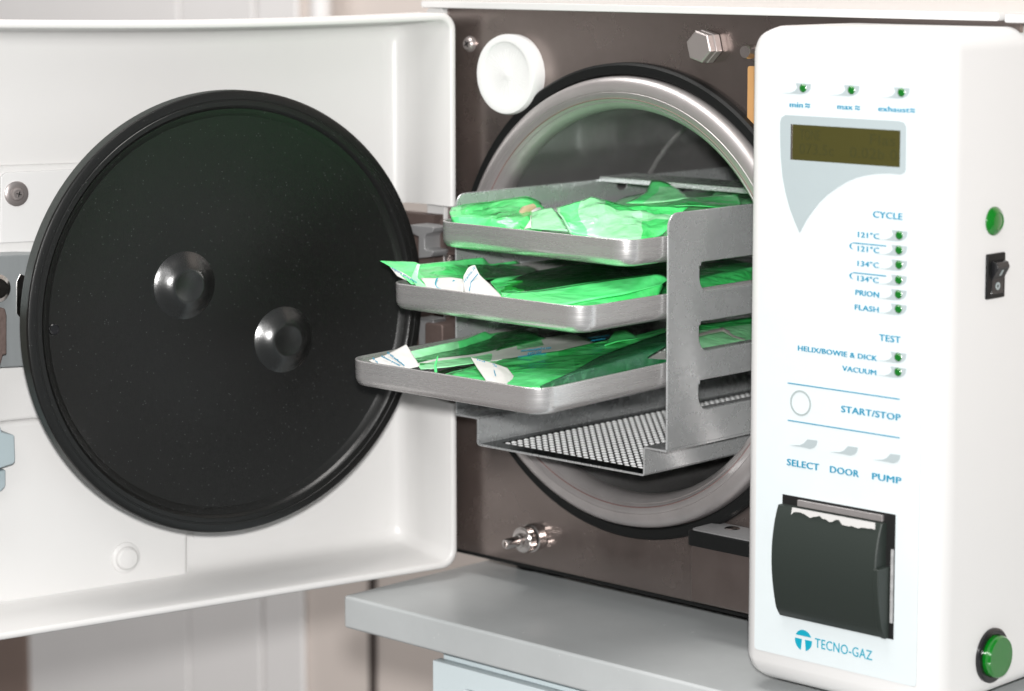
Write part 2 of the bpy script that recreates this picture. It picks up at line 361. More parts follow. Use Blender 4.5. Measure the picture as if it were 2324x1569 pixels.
# gasket, rim, chamber
Yv = (0, 1, 0)
b = MB(); b.lathe([(.1406, .001), (.1406, -.0045), (.1418, -.0062), (.1468, -.0062), (.1483, -.0045), (.1485, -.0002)], CC, Yv, 128); b.build('gasket', rubber, AC)
prof = [(.1400, .004), (.1401, -.007), (.1393, -.0100), (.1370, -.0120), (.1340, -.0128), (.1312, -.0127), (.1309, -.0123), (.1305, -.0127), (.1275, -.0124), (.1270, -.0121),
        (.1265, -.0116), (.1250, -.0107), (.1247, -.0101), (.1243, -.0104), (.1222, -.0085), (.1204, -.005), (.1198, .001), (.1208, .003)]
b = MB(); b.lathe(prof, CC, Yv, 160); rim = b.build('chamber_rim', rimmetal, AC, angle=50)
b = MB(); b.lathe([(.12715, -.0121), (.12685, -.01245), (.12660, -.01225), (.12640, -.0117)], CC, Yv, 160); b.build('rim_line', rimline, AC)
b = MB(); b.lathe([(.1213, .002), (.1211, .1345), (.1202, .1352), (.1195, .1366), (.1195, .1378), (.1202, .1392), (.1211, .14), (.1211, .315), (.118, .325), (0, .332)], CC, Yv, 128); b.build('chamber', chamberm, AC)
# filter cap
c = onY(1140, 170, -.0125); c.y = 0
b = MB(); b.lathe([(.0245, .001), (.0255, 0), (.0258, -.0076), (.0250, -.0100), (.0236, -.0102), (.0210, -.0100), (.0205, -.0092), (.0190, -.0088), (.004, -.0082), (.0018, -.0090), (0, -.0091)], c, Yv, 72)
b.build('filter_cap', whitecap, AC)
b = MB()
for i in range(40):
    a = 2 * PI * (i + .5 * random.random()) / 40; r0, r1 = .004 + .003 * random.random(), .013 + .006 * random.random()
    d = Vector((math.cos(a), 0, math.sin(a))); t = Vector((-d.z, 0, d.x)) * .00012
    y = lambda r: -.0082 - .0006 * (r - .004) / .015 - .0001
    for q in (0,):
        p = [c + d * r0 - t + Vector((0, y(r0), 0)), c + d * r0 + t + Vector((0, y(r0), 0)), c + d * r1 + t + Vector((0, y(r1), 0)), c + d * r1 - t + Vector((0, y(r1), 0))]
        b.loft([p, [v + Vector((0, .0004, 0)) for v in p]], True, True)
b.build('filter_rib', whitecap, AC)
# hexagon bolt with lock nut
c = onY(1568, 107, -.018); c.y = 0
b = MB(); b.lathe([(0, -.0112), (.0088, -.0112), (.0098, -.0106), (.0098, -.0065), (.0090, -.006)], c, Yv, 6); b.build('hex_bolt', darkchrome, AC, bevel=.0003, angle=20)
b = MB(); b.lathe([(.0095, -.0058), (.0095, .0002)], c, Yv, 6).lathe([(.0085, -.0061), (.0102, -.0055), (.0102, -.0004), (.0085, 0)], c, Yv, 6); b.build('lock_nut', darkchrome, AC, bevel=.0003, angle=20)
b = MB(); b.lathe([(.0078, -.0064), (.0078, -.0055)], c, Yv, 24); b.build('rubber_washer', rubber, AC)
c = onY(1065, 100, -.001); c.y = 0
b = MB(); b.lathe([(.0052, 0), (.0052, -.0008), (.0045, -.001), (.0044, -.0022), (.0034, -.0034), (0, -.0038)], c, Yv, 28); b.build('panel_screw', darkchrome, AC)
b = MB()
for q in (.55, .55 + PI / 2):
    d = Vector((math.cos(q), 0, math.sin(q))); t = Vector((-d.z, 0, d.x))
    p = [c + d * s_ * .0022 + t * k * .0004 + Vector((0, -.0039, 0)) for s_, k in ((-1, -1), (1, -1), (1, 1), (-1, 1))]; b.loft([p, [v + Vector((0, .002, 0)) for v in p]], True, True)
b.build('screw_slot', holed, AC)
c = onY(1690, 118, -.012); c.y = 0
b = MB(); b.lathe([(.0042, 0), (.0042, -.0105), (.0036, -.012), (0, -.0122)], c, Yv, 28); b.build('locating_pin', chrome, AC)
lo = onY(1697, 150, -.0005); hi = onY(1697, 303, -.0005)
plate('warning_label', [rr(lo.x, lo.x + .05, hi.z, lo.z, .0015, 3)], .0004, MXZ(-.0003), orange, AC)
# drain valve
c = onY(1186, 1226, -.010); c.y = 0
b = MB(); b.lathe([(.0092, 0), (.0092, -.0030), (.0082, -.0035)], c, Yv, 40); b.lathe([(.0068, -.0035), (.0068, -.0058)], c, Yv, 40)
n = 64; kp = [[c + Vector(((.0086 if i % 2 else .0081) * math.cos(2 * PI * i / n), y, (.0086 if i % 2 else .0081) * math.sin(2 * PI * i / n))) for i in range(n)] for y in (-.0056, -.0105)]
b.loft(kp, True, True); b.lathe([(.0079, -.0105), (.0072, -.0112), (.0048, -.0113), (.0043, -.0146), (.0034, -.0148), (.0034, -.0252), (.0029, -.0262), (.0017, -.0262), (.0017, -.0232), (0, -.023)], c, Yv, 32)
b.build('drain_valve', chrome, AC, angle=40)
# locking catch in the lower right corner
kz0, kz1, kz2 = onY(1568, 1364, -.0245).z, onY(1564, 1238, -.0275).z, onY(1564, 1204, -.0275).z; kx = onY(1568, 1300, -.0245).x
b = MB(); b.prism(rr(kx, .14, kz0, kz1 - .0002, .001, 2), -.0245, -.0002, XZ); b.build('catch_housing', steel, AC, bevel=.001)
b = MB(); b.prism(rr(kx - .0016, .14, -.0278, -.0004, [.004, .001, .001, .001], 5), kz1, kz2, lambda a, q, h: Vector((a, q, h))); b.build('catch_pad', rubber, AC, bevel=.0006)
b = MB(); b.prism(rr(kx + .0008, .139, -.0260, -.0006, [.003, .001, .001, .001], 5), kz2 + .0001, kz2 + .0008, lambda a, q, h: Vector((a, q, h))); b.build('catch_plate', castm, AC)
c = onZ(1662, 1200, kz2 + .0008); b = MB(); b.lathe([(.0048, .0002), (.0040, .0006), (.0026, .0004), (0, .0003)], c, (0, 0, 1), 24); b.build('catch_rivet', chrome, AC)
# hinge between door and body
HN = lambda x, y: (910.8 + .1078 * x, 481.4 + .1078 * y)
def hp(x, y, Y): p = onY(*HN(x, y), Y); return (p.x, p.z)
HY = -.035
b = MB(); b.prism([hp(180, 270, HY), hp(660, 320, HY), hp(680, 350, HY), hp(655, 430, HY), hp(520, 470, HY), hp(488, 530, HY), hp(488, 770, HY), hp(520, 800, HY), hp(660, 820, HY), hp(672, 850, HY), hp(650, 900, HY), hp(600, 950, HY), hp(360, 975, HY), hp(360, 520, HY), hp(180, 430, HY)], HY, HY + .016, XZ)
b.build('hinge_bracket', castm, AC, bevel=.0006)
b = MB(); b.prism([hp(480, 200, HY), hp(870, 230, HY), hp(880, 970, HY), hp(480, 930, HY)], HY + .014, HY + .03, XZ); b.build('hinge_block', brownm, AC, bevel=.001)
R5 = lambda x, y: (793.7 + .168 * x, 715.7 + .168 * y)
def h5(x, y): p = onY(*R5(x, y), HY); return (p.x, p.z)
b = MB(); b.prism([h5(930, 30), h5(1130, 60), h5(1130, 420), h5(930, 420)], HY, HY + .012, XZ); b.build('hinge_bracket', castm, AC, bevel=.0006)
b = MB(); b.prism(rr(h5(1040, 0)[0], h5(1280, 0)[0], h5(1100, 420)[1], h5(1100, 100)[1], .002, 4), HY - .002, HY + .03, XZ); b.build('hinge_block', brownm, AC, bevel=.001)
b = MB(); b.box((-.212, -.012, -.078), (-.1685, -.002, .0405)); b.build('opening_shade', brownm, AC)  # added brown block standing in for the shade in the door's hinge opening
p0 = onY(1009, 560, -.02); p1 = onY(1010, 775, -.02)
b = MB(); b.box((p0.x, -.02, p1.z), (p0.x + .001, -.004, p0.z)); b.build('hinge_strip', chrome, AC)

# ------------------------------------------------------------------ control box
FY = -.080; BX0, BX1, BZ0, BZ1 = .1458, .2720, -.1935, .1735
bm = bmesh.new(); bmesh.ops.create_cube(bm, size=1)
for v in bm.verts: v.co = Vector((BX0 if v.co.x < 0 else BX1, FY if v.co.y < 0 else .13, BZ0 if v.co.z < 0 else BZ1))
wl_ = bm.edges.layers.float.new('bevel_weight_edge')
for e in bm.edges:
    mid = (e.verts[0].co + e.verts[1].co) / 2; d = (e.verts[0].co - e.verts[1].co)
    L, R_, T, B_, Fr, Bk = mid.x < BX0 + 1e-5, mid.x > BX1 - 1e-5, mid.z > BZ1 - 1e-5, mid.z < BZ0 + 1e-5, mid.y < FY + 1e-5, mid.y > .129
    wgt = 0
    if Fr and L: wgt = .42
    elif Fr and R_: wgt = 1.
    elif Fr and (T or B_): wgt = .55
    elif L and (T or B_) and not Bk: wgt = .80
    elif R_ and (T or B_) and not Bk: wgt = .55
    e[wl_] = wgt
me = bpy.data.meshes.new('tmp'); bm.to_mesh(me); bm.free()
t = bpy.data.objects.new('tmp', me); COL.objects.link(t); q = t.modifiers.new('b', 'BEVEL'); q.limit_method = 'WEIGHT'; q.width = .021; q.segments = 8; q.profile = .5
bpy.context.view_layer.update(); me2 = bpy.data.meshes.new_from_object(t.evaluated_get(bpy.context.evaluated_depsgraph_get())); bpy.data.objects.remove(t)
me2.transform(Matrix.Translation(-ORG[AC.name])); me2.name = 'control_box'
CB = link_mesh('control_box', me2, whitebox, AC, ORG[AC.name], angle=60)
FS = FY - .0004            # sticker face
A = lambda x, y: (1691.6 + .3731 * x, .3731 * y)
Bc = lambda x, y: (1691.6 + .3731 * x, 455.4 + .3731 * y)
Cc = lambda x, y: (1691.6 + .3575 * x, 1008.5 + .3575 * y)
def f2(p, Y=FS): v = onY(*p, Y); return (v.x, v.z)
s_tl, s_bl, s_tr, s_br = f2((1727, 147)), f2((1722, 1478)), f2((2086, 160)), f2((2079, 1557))
plate('control_sticker', [rr(s_tl[0], s_br[0], (s_bl[1] + s_br[1]) / 2, (s_tl[1] + s_tr[1]) / 2, .002, 4)], .0004, MXZ(FY - .0002), stick, CB)
def printed(name, polys, m_, lift=.0002, th=.00016):
    return plate(name, polys, th, MXZ(FS - lift), m_, CB)
def word(s_, fn, a, c, cap, bold=.032, m_=blue, label=None):
    p0 = onY(*fn(*a), FS); p1 = onY(*fn(*c), FS); p1.z = p0.z = (p0.z + p1.z) / 2
    z0 = onY(*fn(*a), FS).z; z1 = onY(*fn(a[0], a[1] - cap), FS).z
    return lettering(s_, p0, p1, Vector((0, 0, z1 - z0)), m_, CB, .0002, bold, label)
word('min', A, (270, 652), (352, 655), 33, label='the word min in blue'); word('max', A, (560, 664), (655, 668), 33, label='the word max in blue'); word('exhaust', A, (808, 676), (1000, 686), 33, label='the word exhaust in blue')
def stroke(fn, pts, wd):
    P = [Vector((*f2(fn(*p)), 0)) for p in pts]; l, r = [], []
    for i, p in enumerate(P):
        d = (P[min(i + 1, len(P) - 1)] - P[max(i - 1, 0)]).normalized(); nn = Vector((-d.y, d.x, 0)) * wd / 2
        l.append(p + nn); r.append(p - nn)
    return [(v.x, v.y) for v in l] + [(v.x, v.y) for v in reversed(r)]
wave = []
for bx_, by_ in ((364, 634), (668, 648), (1003, 664)):
    for dy in (0, 15):
        wave.append(stroke(A, [(bx_, by_ + dy + 3), (bx_ + 7, by_ + dy - 2), (bx_ + 14, by_ + dy + 1), (bx_ + 21, by_ + dy + 5), (bx_ + 30, by_ + dy)], .0007))
for i in (0, 2, 4): printed('wave_symbol', wave[i:i + 2], blue)
word('CYCLE', A, (777, 1324), (958, 1337), 40, .03, label='the word CYCLE in blue'); word('121°C', A, (685, 1446), (816, 1452), 33); word('121°C', A, (684, 1530), (816, 1539), 33)
word('134°C', Bc, (683, 399), (814, 408), 32); word('134°C', Bc, (682, 490), (812, 500), 32); word('PRION', Bc, (670, 576), (815, 588), 33, label='the word PRION in blue'); word('FLASH', Bc, (666, 664), (813, 680), 33, label='the word FLASH in blue')
word('TEST', Bc, (814, 853), (946, 866), 40, .03, label='the word TEST in blue'); word('HELIX/BOWIE & DICK', Bc, (321, 913), (803, 974), 31, label='the words HELIX/BOWIE & DICK in blue'); word('VACUUM', Bc, (590, 1037), (798, 1060), 31, label='the word VACUUM in blue')
word('START/STOP', Bc, (583, 1290), (946, 1336), 40, .03, label='the words START/STOP in blue')
word('SELECT', Cc, (265, 133), (470, 166), 42, .03, label='the word SELECT in blue'); word('DOOR', Cc, (538, 179), (723, 208), 42, .03, label='the word DOOR in blue'); word('PUMP', Cc, (805, 222), (992, 252), 42, .03, label='the word PUMP in blue')
word('TECNO-GAZ', Cc, (443, 1290), (806, 1370), 60, .004, teal, label='maker lettering in teal capitals')
def hline(fn, a, c, wd):
    p, q_ = f2(fn(*a)), f2(fn(*c)); z = (p[1] + q_[1]) / 2
    return [(p[0], z - wd / 2), (q_[0], z - wd / 2), (q_[0], z + wd / 2), (p[0], z + wd / 2)]
printed('rule_line', [hline(Bc, (259, 1108), (940, 1210), .0006)], blue); printed('rule_line', [hline(Bc, (259, 1335), (940, 1445), .0006)], blue)
for yy in (0, 182):
    a_ = f2(Bc(660, 258 + yy)); e_ = f2(Bc(858, 276 + yy)); z = (a_[1] + e_[1]) / 2; bt = f2(Bc(655, 298 + yy)); lf = f2(Bc(634, 278 + yy))
    x0, x1 = lf[0], a_[0]; zb = bt[1] - (a_[1] - z)
    out = [(e_[0], z + .0003), (x1, z + .0003)] + [(x1 + (x0 - x1) * math.sin(t_ * PI / 10), (z + zb) / 2 + (z - zb) / 2 * math.cos(t_ * PI / 10)) for t_ in range(1, 10)] + [(x1, zb)]
    inn = [(x1 + (x0 + .0011 - x1) * math.sin(t_ * PI / 10), (z + zb) / 2 + (z - zb) / 2 * .9 * math.cos(t_ * PI / 10)) for t_ in range(9, 0, -1)] + [(x1 + .001, z - .0003), (e_[0], z - .0003)]
    printed('bracket_mark', [out + inn], blue)
bc = f2(Bc(337, 1232)); printed('button_ring', [circ(bc, .0071, 40), circ(bc, .0061, 40)], palegrey)
# swooshes and indicator lights
def swoosh(c, s_=1.0, led=True):
    P = [(-30, 29), (33, 27), (30, -3), (22, -20), (8, -32), (-12, -37), (-90, -35), (-52, -31), (-35, -20), (-24, 0)]
    k = .3731 / 2700 * 1.0 * s_; kz = .3731 / 4480 * s_ * 1.07
    return [(c[0] + x * k * 1.17, c[1] + y * kz) for x, y in P]
LED = [A(352, 537), A(646, 549), A(950, 563), A(937, 1432), A(935, 1522), Bc(935, 391), Bc(933, 483), Bc(932, 571), Bc(932, 660), Bc(930, 953), Bc(929, 1043)]
for p in LED: printed('swoosh_mark', [swoosh(f2(p))], greyink)
for p in LED:
    c = onY(*p, FS)
    b = MB(); b.lathe([(.00235, .0004), (.00235, -.0003), (.0019, -.0006), (.0016, -.0010), (0, -.0014)], c, Yv, 24); b.build('indicator_light', ledm, CB)
def bswoosh(fn, pts): return [f2(fn(*p)) for p in pts]
S1 = [(270, 1487), (330, 1488), (355, 1478), (380, 1452), (440, 1460), (434, 1486), (420, 1503), (395, 1510), (360, 1502)]
sh = lambda dx, dy: [(x + dx, y + dy) for x, y in S1]
printed('button_mark', [bswoosh(Bc, S1)], greyink); printed('button_mark', [bswoosh(Bc, sh(246, 42))], greyink); printed('button_mark', [bswoosh(Bc, sh(505, 88))], greyink)
bez = [(245, 700), (935, 737), (965, 745), (980, 770), (978, 1030), (970, 1052), (945, 1062), (880, 1056), (800, 1058), (740, 1066), (680, 1081), (620, 1106), (560, 1142), (500, 1186), (450, 1234), (410, 1285), (370, 1344), (331, 1418), (300, 1345), (270, 1265), (245, 1170), (228, 1080), (217, 960), (213, 850), (213, 745), (222, 715)]
lc = [f2(A(278, 756)), f2(A(945, 795)), f2(A(942, 1018)), f2(A(278, 973))]
lx0, lx1 = lc[0][0], lc[1][0]; lz1 = (lc[0][1] + lc[1][1]) / 2; lz0 = (lc[2][1] + lc[3][1]) / 2
printed('display_surround', [[f2(A(*p)) for p in bez], [(lx0, lz0), (lx1, lz0), (lx1, lz1), (lx0, lz1)]], greyink)
plate('display', [[(lx0, lz0), (lx1, lz0), (lx1, lz1), (lx0, lz1)]], .0002, MXZ(FS - .0001), lcd, CB)
plate('display_reflection', [[(lx0 + .0002, lz0), (lx0 + .0012, lz0), (lx0 + .0012, lz1), (lx0 + .0002, lz1)]], .0003, MXZ(FS - .0002), chrome, CB)  # bright strip imitates a reflection along the display's left edge
Lr = lambda x, y: (1782.6 + .12316 * x, 266.7 + .12316 * y)
word('TONE', Lr, (270, 400), (640, 420), 190, -.005, lcdink, 'dim upper display characters'); word('Flas', Lr, (1560, 495), (2030, 525), 200, -.005, lcdink, 'dim upper right display characters')
word('073.5c', Lr, (260, 665), (890, 710), 200, -.005, lcdink, 'dim lower display temperature'); word('0.02b 0', Lr, (1190, 735), (2060, 790), 200, -.005, lcdink, 'dim lower display pressure')
# maker emblem: a disc cut by a T
ec = f2(Cc(370, 1245)); er = .0058
def seg(a0, a1, n=14): return [(ec[0] + er * math.cos(a0 + (a1 - a0) * i / n), ec[1] + er * 1.02 * math.sin(a0 + (a1 - a0) * i / n)) for i in range(n + 1)]
top_ = seg(math.asin(.42), PI - math.asin(.42)); th = math.asin(.17); w0 = .3
lft = [(ec[0] - er * w0 * .62, ec[1] + er * .1)] + seg(PI - math.asin(.1), PI + math.acos(.30), 14)
rgt = [(ec[0] + er * w0 * .62, ec[1] + er * .1)] + [(2 * ec[0] - x, z) for x, z in seg(PI - math.asin(.1), PI + math.acos(.30), 14)]
printed('emblem', [top_, lft, rgt], teal)
# receipt printer
pc = lambda x, y, Y=FS: f2(Cc(x, y), Y)
px0, px1 = pc(238, 340)[0], pc(955, 450)[0]; pz1 = (pc(240, 318)[1] + pc(950, 445)[1]) / 2; pz0 = (pc(225, 1100)[1] + pc(950, 1245)[1]) / 2 + .001
plate('printer_opening', [[(px0, pz0), (px1, pz0), (px1, pz1), (px0, pz1)]], .0006, MXZ(FS - .0001), holed, CB)
cx0, cx1 = px0 + .0001, px1 - .0055
zt, zb = pz1 - .0052, pz0 + .0004
prof = []
for i in range(25):
    s_ = i / 24; z = zt + (zb - zt) * s_
    bulge = .0016 + .0088 * math.sin(PI * min(1, max(0, .06 + s_ * .86)) ** .85) ** .8
    if s_ > .9: bulge *= 1 - ((s_ - .9) / .1) ** 2 * .45
    prof.append((z, FS - bulge))
loops = []
for x in (cx0, cx0 + .0006, cx1 - .0006, cx1):
    ins = .0006 if x in (cx0, cx1) else 0
    loops.append([Vector((x, y + ins, z)) for z, y in prof] + [Vector((x, FS - .0004, zb)), Vector((x, FS - .0004, zt))])
b = MB(); b.loft(loops, True, True); b.build('printer_cover', darkplastic, CB, angle=40)
ck = [(z, y - .0012) for z, y in prof if z < zt - .022]
loops = [[Vector((x, y, z)) for z, y in ck] + [Vector((x, FS - .0004, zb - .0003)), Vector((x, FS - .0004, ck[0][0]))] for x in (cx1 - .0008, cx1 + .0028)]
b = MB(); b.loft(loops, True, True); b.build('printer_latch', darkplastic, CB, bevel=.0005)
b = MB(); b.prism([(px0 + .0115, pz1 - .0048), (px1 - .0072, pz1 - .0048), (px1 - .0072, pz1 - .0012), (px0 + .0115, pz1 - .0012)], FS - .0022, FS - .0004, XZ); b.build('tear_bar', rimmetal, CB, bevel=.0003)
n = 26; jag = [(px0 + .0112 + (px1 - px0 - .0195) * i / n, pz1 - .0086 + .0013 * noise.noise((i * .9, 3.1, .4)) + (.0018 * abs(math.sin(i * .52)) if i < 16 else 0)) for i in range(n + 1)]
b = MB(); b.prism(jag + [(jag[-1][0], pz1 - .0046), (jag[0][0] + .0008, pz1 - .0046)], FS - .0072, FS - .0069, XZ); b.build('paper_end', torn, CB)
b = MB(); b.prism([(cx1 + .0036, pz0 + .009), (px1 - .0004, pz0 + .009), (px1 - .0004, pz1 - .019), (cx1 + .0036, pz1 - .019)], FS - .0012, FS - .0004, XZ); b.build('paper_roll', rollm, CB)
# right flank: lamp, switch, round pilot light
def fx(p, X=BX1): v = onX(*p, X); return v
c = fx((2255, 502)); c.x = BX1
b = MB(); b.lathe([(.0078, -.0005), (.0078, .0008), (.0068, .0022), (.0048, .0034), (.0044, .0030), (.002, .0036), (0, .0037)], c, (1, 0, 0), 40); b.build('side_lamp', lampg, CB)
c = fx((2257, 626))
sw = rr(c.y - .0088, c.y + .0085, c.z - .0122, c.z + .0122, .0008, 3)
b = MB(); b.prism(sw, BX1 - .0005, BX1 + .0014, YZ); b.build('power_switch', rubber, CB, bevel=.0005)
b = MB(); P = [(BX1 + .001, -.0098), (BX1 + .0018, -.0098), (BX1 + .0018, -.002), (BX1 + .0055, .0050), (BX1 + .0045, .0075), (BX1 + .001, .0086)]
b.loft([[Vector((x, c.y + yy, c.z + z)) for x, z in P] for yy in (-.0050, .0066)], True, True); rk = b.build('switch_rocker', blackgloss, CB, bevel=.0004)
b = MB(); 
pr = lambda y, z, X: Vector((X, c.y + y, c.z + z))
b.loft([[pr(0.0002, .0002, BX1 + .00305), pr(.0018, .0002, BX1 + .00305), pr(.0018, .0034, BX1 + .00475), pr(.0002, .0034, BX1 + .00475)], [pr(.0002, .0002, BX1 + .0026), pr(.0018, .0002, BX1 + .0026), pr(.0018, .0034, BX1 + .0043), pr(.0002, .0034, BX1 + .0043)]], True, True)
b.build('on_mark', palegrey, CB)
plate('off_mark', [circ((c.y + .0006, c.z - .0055), .0021, 24), circ((c.y + .0006, c.z - .0055), .0010, 16)], .0003, frame((BX1 + .0019, 0, 0), (0, 1, 0), (0, 0, 1)), palegrey, CB)
c = fx((2249, 1487)); c.x = BX1
b = MB(); b.lathe([(.0152, -.0005), (.0152, .0016), (.0142, .0024), (.0120, .0024), (.0115, .0015)], c, (1, 0, 0), 48); b.build('pilot_ring', blackgloss, CB)
n = 72; loops = []
for r_, h_ in ((.0116, .0014), (.0116, .0056), (.0108, .0068)):
    loops.append([c + Vector((h_, (r_ + (.00012 if i % 2 else 0)) * math.cos(2 * PI * i / n), (r_ + (.00012 if i % 2 else 0)) * math.sin(2 * PI * i / n))) for i in range(n)])
b = MB(); b.loft(loops, False, True); b.build('pilot_lamp', lampg, CB, angle=20)

# ------------------------------------------------------------------ door
th_ = math.radians(12.2)
U = Vector((-math.sin(th_), -math.cos(th_), 0)); Nn = Vector((-U.y, U.x, 0)); DP = Vector((-.1471, -.012, 0))
def D3(u, z, w_): return DP + U * u + Nn * w_ + Vector((0, 0, z))
def onD(px, py, w_=0):
    d = ray(px, py); p0 = DP + Nn * w_; p = CAM + d * ((p0 - CAM).dot(Nn) / d.dot(Nn)); q = p - DP
    return (q.dot(U), p.z)
UE = .372
def dip(u, z):
    return z - (.0026 * math.sin(PI * min(1, max(0, (u + .01) / .33))) if z > .12 else 0)
def dl(ins, w_, r, ins_h=None):
    h = ins if ins_h is None else ins_h
    pts = rr(0 + h, UE - ins, -.1922 + ins, .1742 - ins, r, 6, 42)
    return [D3(u, dip(u, z), w_) for u, z in pts]
base_w = -.058
loops = [dl(.012, -.064, .008), dl(.004, -.060, .0095), dl(.0, -.030, .0112), dl(.0, -.0012, .0112), dl(.0010, -.0002, .0106), dl(.0036, -.0002, .0086), dl(.0046, -.0012, .0078), dl(.0062, -.036, .008, .0060), dl(.0076, -.049, .008, .0074), dl(.0096, -.0545, .008), dl(.0135, -.0572, .008, .0140), dl(.0175, base_w, .007)]
nl = len(loops[0])
zz_ = [(v - DP) for v in loops[3]]
hs = [abs(v.dot(U)) < .004 for v in zz_]
def skip(i, j):
    k = (j + 1) % nl
    return i < 10 and hs[j] and hs[k] and -.083 < min(zz_[j].z, zz_[k].z) and max(zz_[j].z, zz_[k].z) < .049
b = MB(); b.loft(loops, True, True, skip=skip); DR = b.build('door', white, AC, angle=70)
DR['label'] = 'hollow white door shell swung open'
# pads and ridges pressed into the hollow of the door
def dpoly(pts, w_): return [onD(*p, w_) for p in pts]
DF = lambda a, q, h: D3(a, q, h)
def dpad(name, pts, w0, w1, m_, bev=.0015, seg_=3):
    b = MB(); b.prism(dpoly(pts, w1), w0, w1, DF); return b.build(name, m_, DR, bevel=bev, seg=seg_)
dpad('lower_pad', [(-220, 985), (60, 955), (428, 930), (428, 1330), (200, 1352), (-220, 1400)], base_w - .001, base_w + .0055, white, .004, 4)
dpad('upper_pad', [(-220, 383), (428, 362), (428, 930), (60, 953), (-220, 983)], base_w - .001, base_w + .004, white, .003, 4)
dpad('cover_panel', [(2, 402), (14, 392), (260, 380), (260, 540), (0, 553)], base_w + .003, base_w + .0062, whitebox, .0008)
dpad('cover_panel', [(-220, 410), (-6, 396), (-6, 553), (-220, 566)], base_w + .003, base_w + .0062, whitebox, .0008)
b = MB(); s0, s1 = onD(-200, 562, base_w + .006), onD(330, 536, base_w + .006)
c = onD(285, 1266, base_w + .0055)
b = MB(); b.lathe([(.0102, -.001), (.0098, .0008), (.0088, .0012), (.0076, .0016), (.0072, .0034), (.006, .0046), (.003, .0052), (0, .0053)], D3(*c, base_w + .0055), Nn, 40); b.build('moulded_boss', white, DR)
c = onD(37, 440, base_w + .0065)
b = MB(); b.lathe([(.0076, -.0004), (.0076, .0010), (.0070, .0014), (.0042, .0015), (.0041, .0022), (.0030, .0038), (0, .0044)], D3(*c, base_w + .0064), Nn, 36); b.build('door_screw', darkchrome, DR)
b = MB()
for q in (.3, .3 + PI / 2):
    d = U * math.cos(q) + Vector((0, 0, math.sin(q))); t = Nn.cross(d); cc_ = D3(*c, base_w + .0109)
    p = [cc_ + d * s_ * .0017 + t * k * .0003 for s_, k in ((-1, -1), (1, -1), (1, 1), (-1, 1))]; b.loft([p, [v - Nn * .001 for v in p]], True, True)
b.build('screw_cross', holed, DR)
dpad('door_label', [(435, 1150), (556, 1150), (556, 1217), (440, 1225)], base_w + .0002, base_w + .0006, whitebox, 0)
dpad('door_label', [(520, 1130), (684, 1120), (683, 1168), (664, 1194), (560, 1200)], base_w + .0002, base_w + .0008, whitebox, 0)
# locking gear at the free edge of the door
dpad('lock_block', [(-160, 590), (52, 578), (180, 578), (180, 826), (48, 832), (-160, 842)], base_w + .002, base_w + .022, greymetal, .0008)
dpad('lock_recess', [(38, 640), (46, 622), (120, 650), (120, 716), (46, 722), (38, 712)], base_w + .0218, base_w + .0224, chrome, .0002)
dpad('lock_casting', [(-200, 700), (12, 700), (16, 716), (16, 806), (8, 806), (-4, 850), (-40, 890), (-200, 900)], base_w + .022, base_w + .035, brownm, .001)
c = onD(-6, 655, base_w + .028); b = MB(); b.lathe([(.0085, -.004), (.0085, .002), (.006, .004), (0, .005)], D3(*c, base_w + .026), Nn, 28); b.build('lock_bolt', chrome, DR)
dpad('latch_arm', [(-200, 930), (-20, 930), (0, 965), (6, 982), (34, 988), (36, 1048), (30, 1054), (0, 1064), (-200, 1080)], base_w + .008, base_w + .028, bluep, .0012)
dpad('latch_tip', [(-200, 1070), (-2, 1070), (14, 1066), (14, 1104), (4, 1116), (-200, 1130)], base_w + .006, base_w + .016, bluep, .0012)
# the round black plate that seals the chamber
pw = .012
pcn = onD(533, 711, pw); PCN = D3(pcn[0], pcn[1], pw)
PR = .1366
prof = [(.120, -.0125), (.134, -.0125), (PR, -.011), (PR, -.0014), (PR - .0006, -.0004), (PR - .0018, .0), (PR - .0052, .0), (PR - .0055, -.0003), (PR - .0061, -.0003), (PR - .0064, .0), (PR - .0090, -.0001), (PR - .0100, -.0008), (PR - .0112, -.0028), (PR - .0136, -.0036), (PR - .0152, -.0044), (PR - .0158, -.0047), (.06, -.0046), (0, -.0044)]
b = MB(); b.lathe([(r, h) for r, h in prof[:-1]], PCN, Nn, 160)
b.loft([[PCN + Nn * -.0046 + (U * math.cos(2 * PI * i / 160) + Vector((0, 0, math.sin(2 * PI * i / 160)) ) ) * .0601 for i in range(160)]], False, True)
b.build('door_plate', black, DR, angle=28)
b = MB(); b.lathe([(.05, -.066), (.05, -.014)], PCN, Nn, 48); b.lathe([(.05, -.0142), (.128, -.0128)], PCN, Nn, 96); b.build('plate_boss', black, DR)
b = MB(); b.lathe([(PR + .00005, -.0108), (PR + .00005, -.0020)], PCN, Nn, 160); b.build('plate_edge', darkplastic, DR)
for p in ((419, 648), (644, 771)):
    c = onD(*p, pw - .0046); cc_ = D3(*c, pw - .0046)
    b = MB(); b.lathe([(.0212, -.0004), (.0207, .0), (.0198, .0004), (.0182, .0014), (.0164, .0027), (.0146, .0040), (.0128, .0051), (.0112, .0058), (.0100, .0062), (.0090, .0062), (.0082, .0059), (0, .0058)], cc_, Nn, 64); b.build('plate_knob', blackknob, DR, angle=60)
c = onD(123, 748, pw - .0044); b = MB(); b.lathe([(.0034, .0002), (.0030, .0006), (.0022, .0004)], D3(*c, pw - .0046), Nn, 24); b.lathe([(.0024, .0003), (0, .0003)], D3(*c, pw - .0046), Nn, 24); b.build('plate_hole', blackgloss, DR)

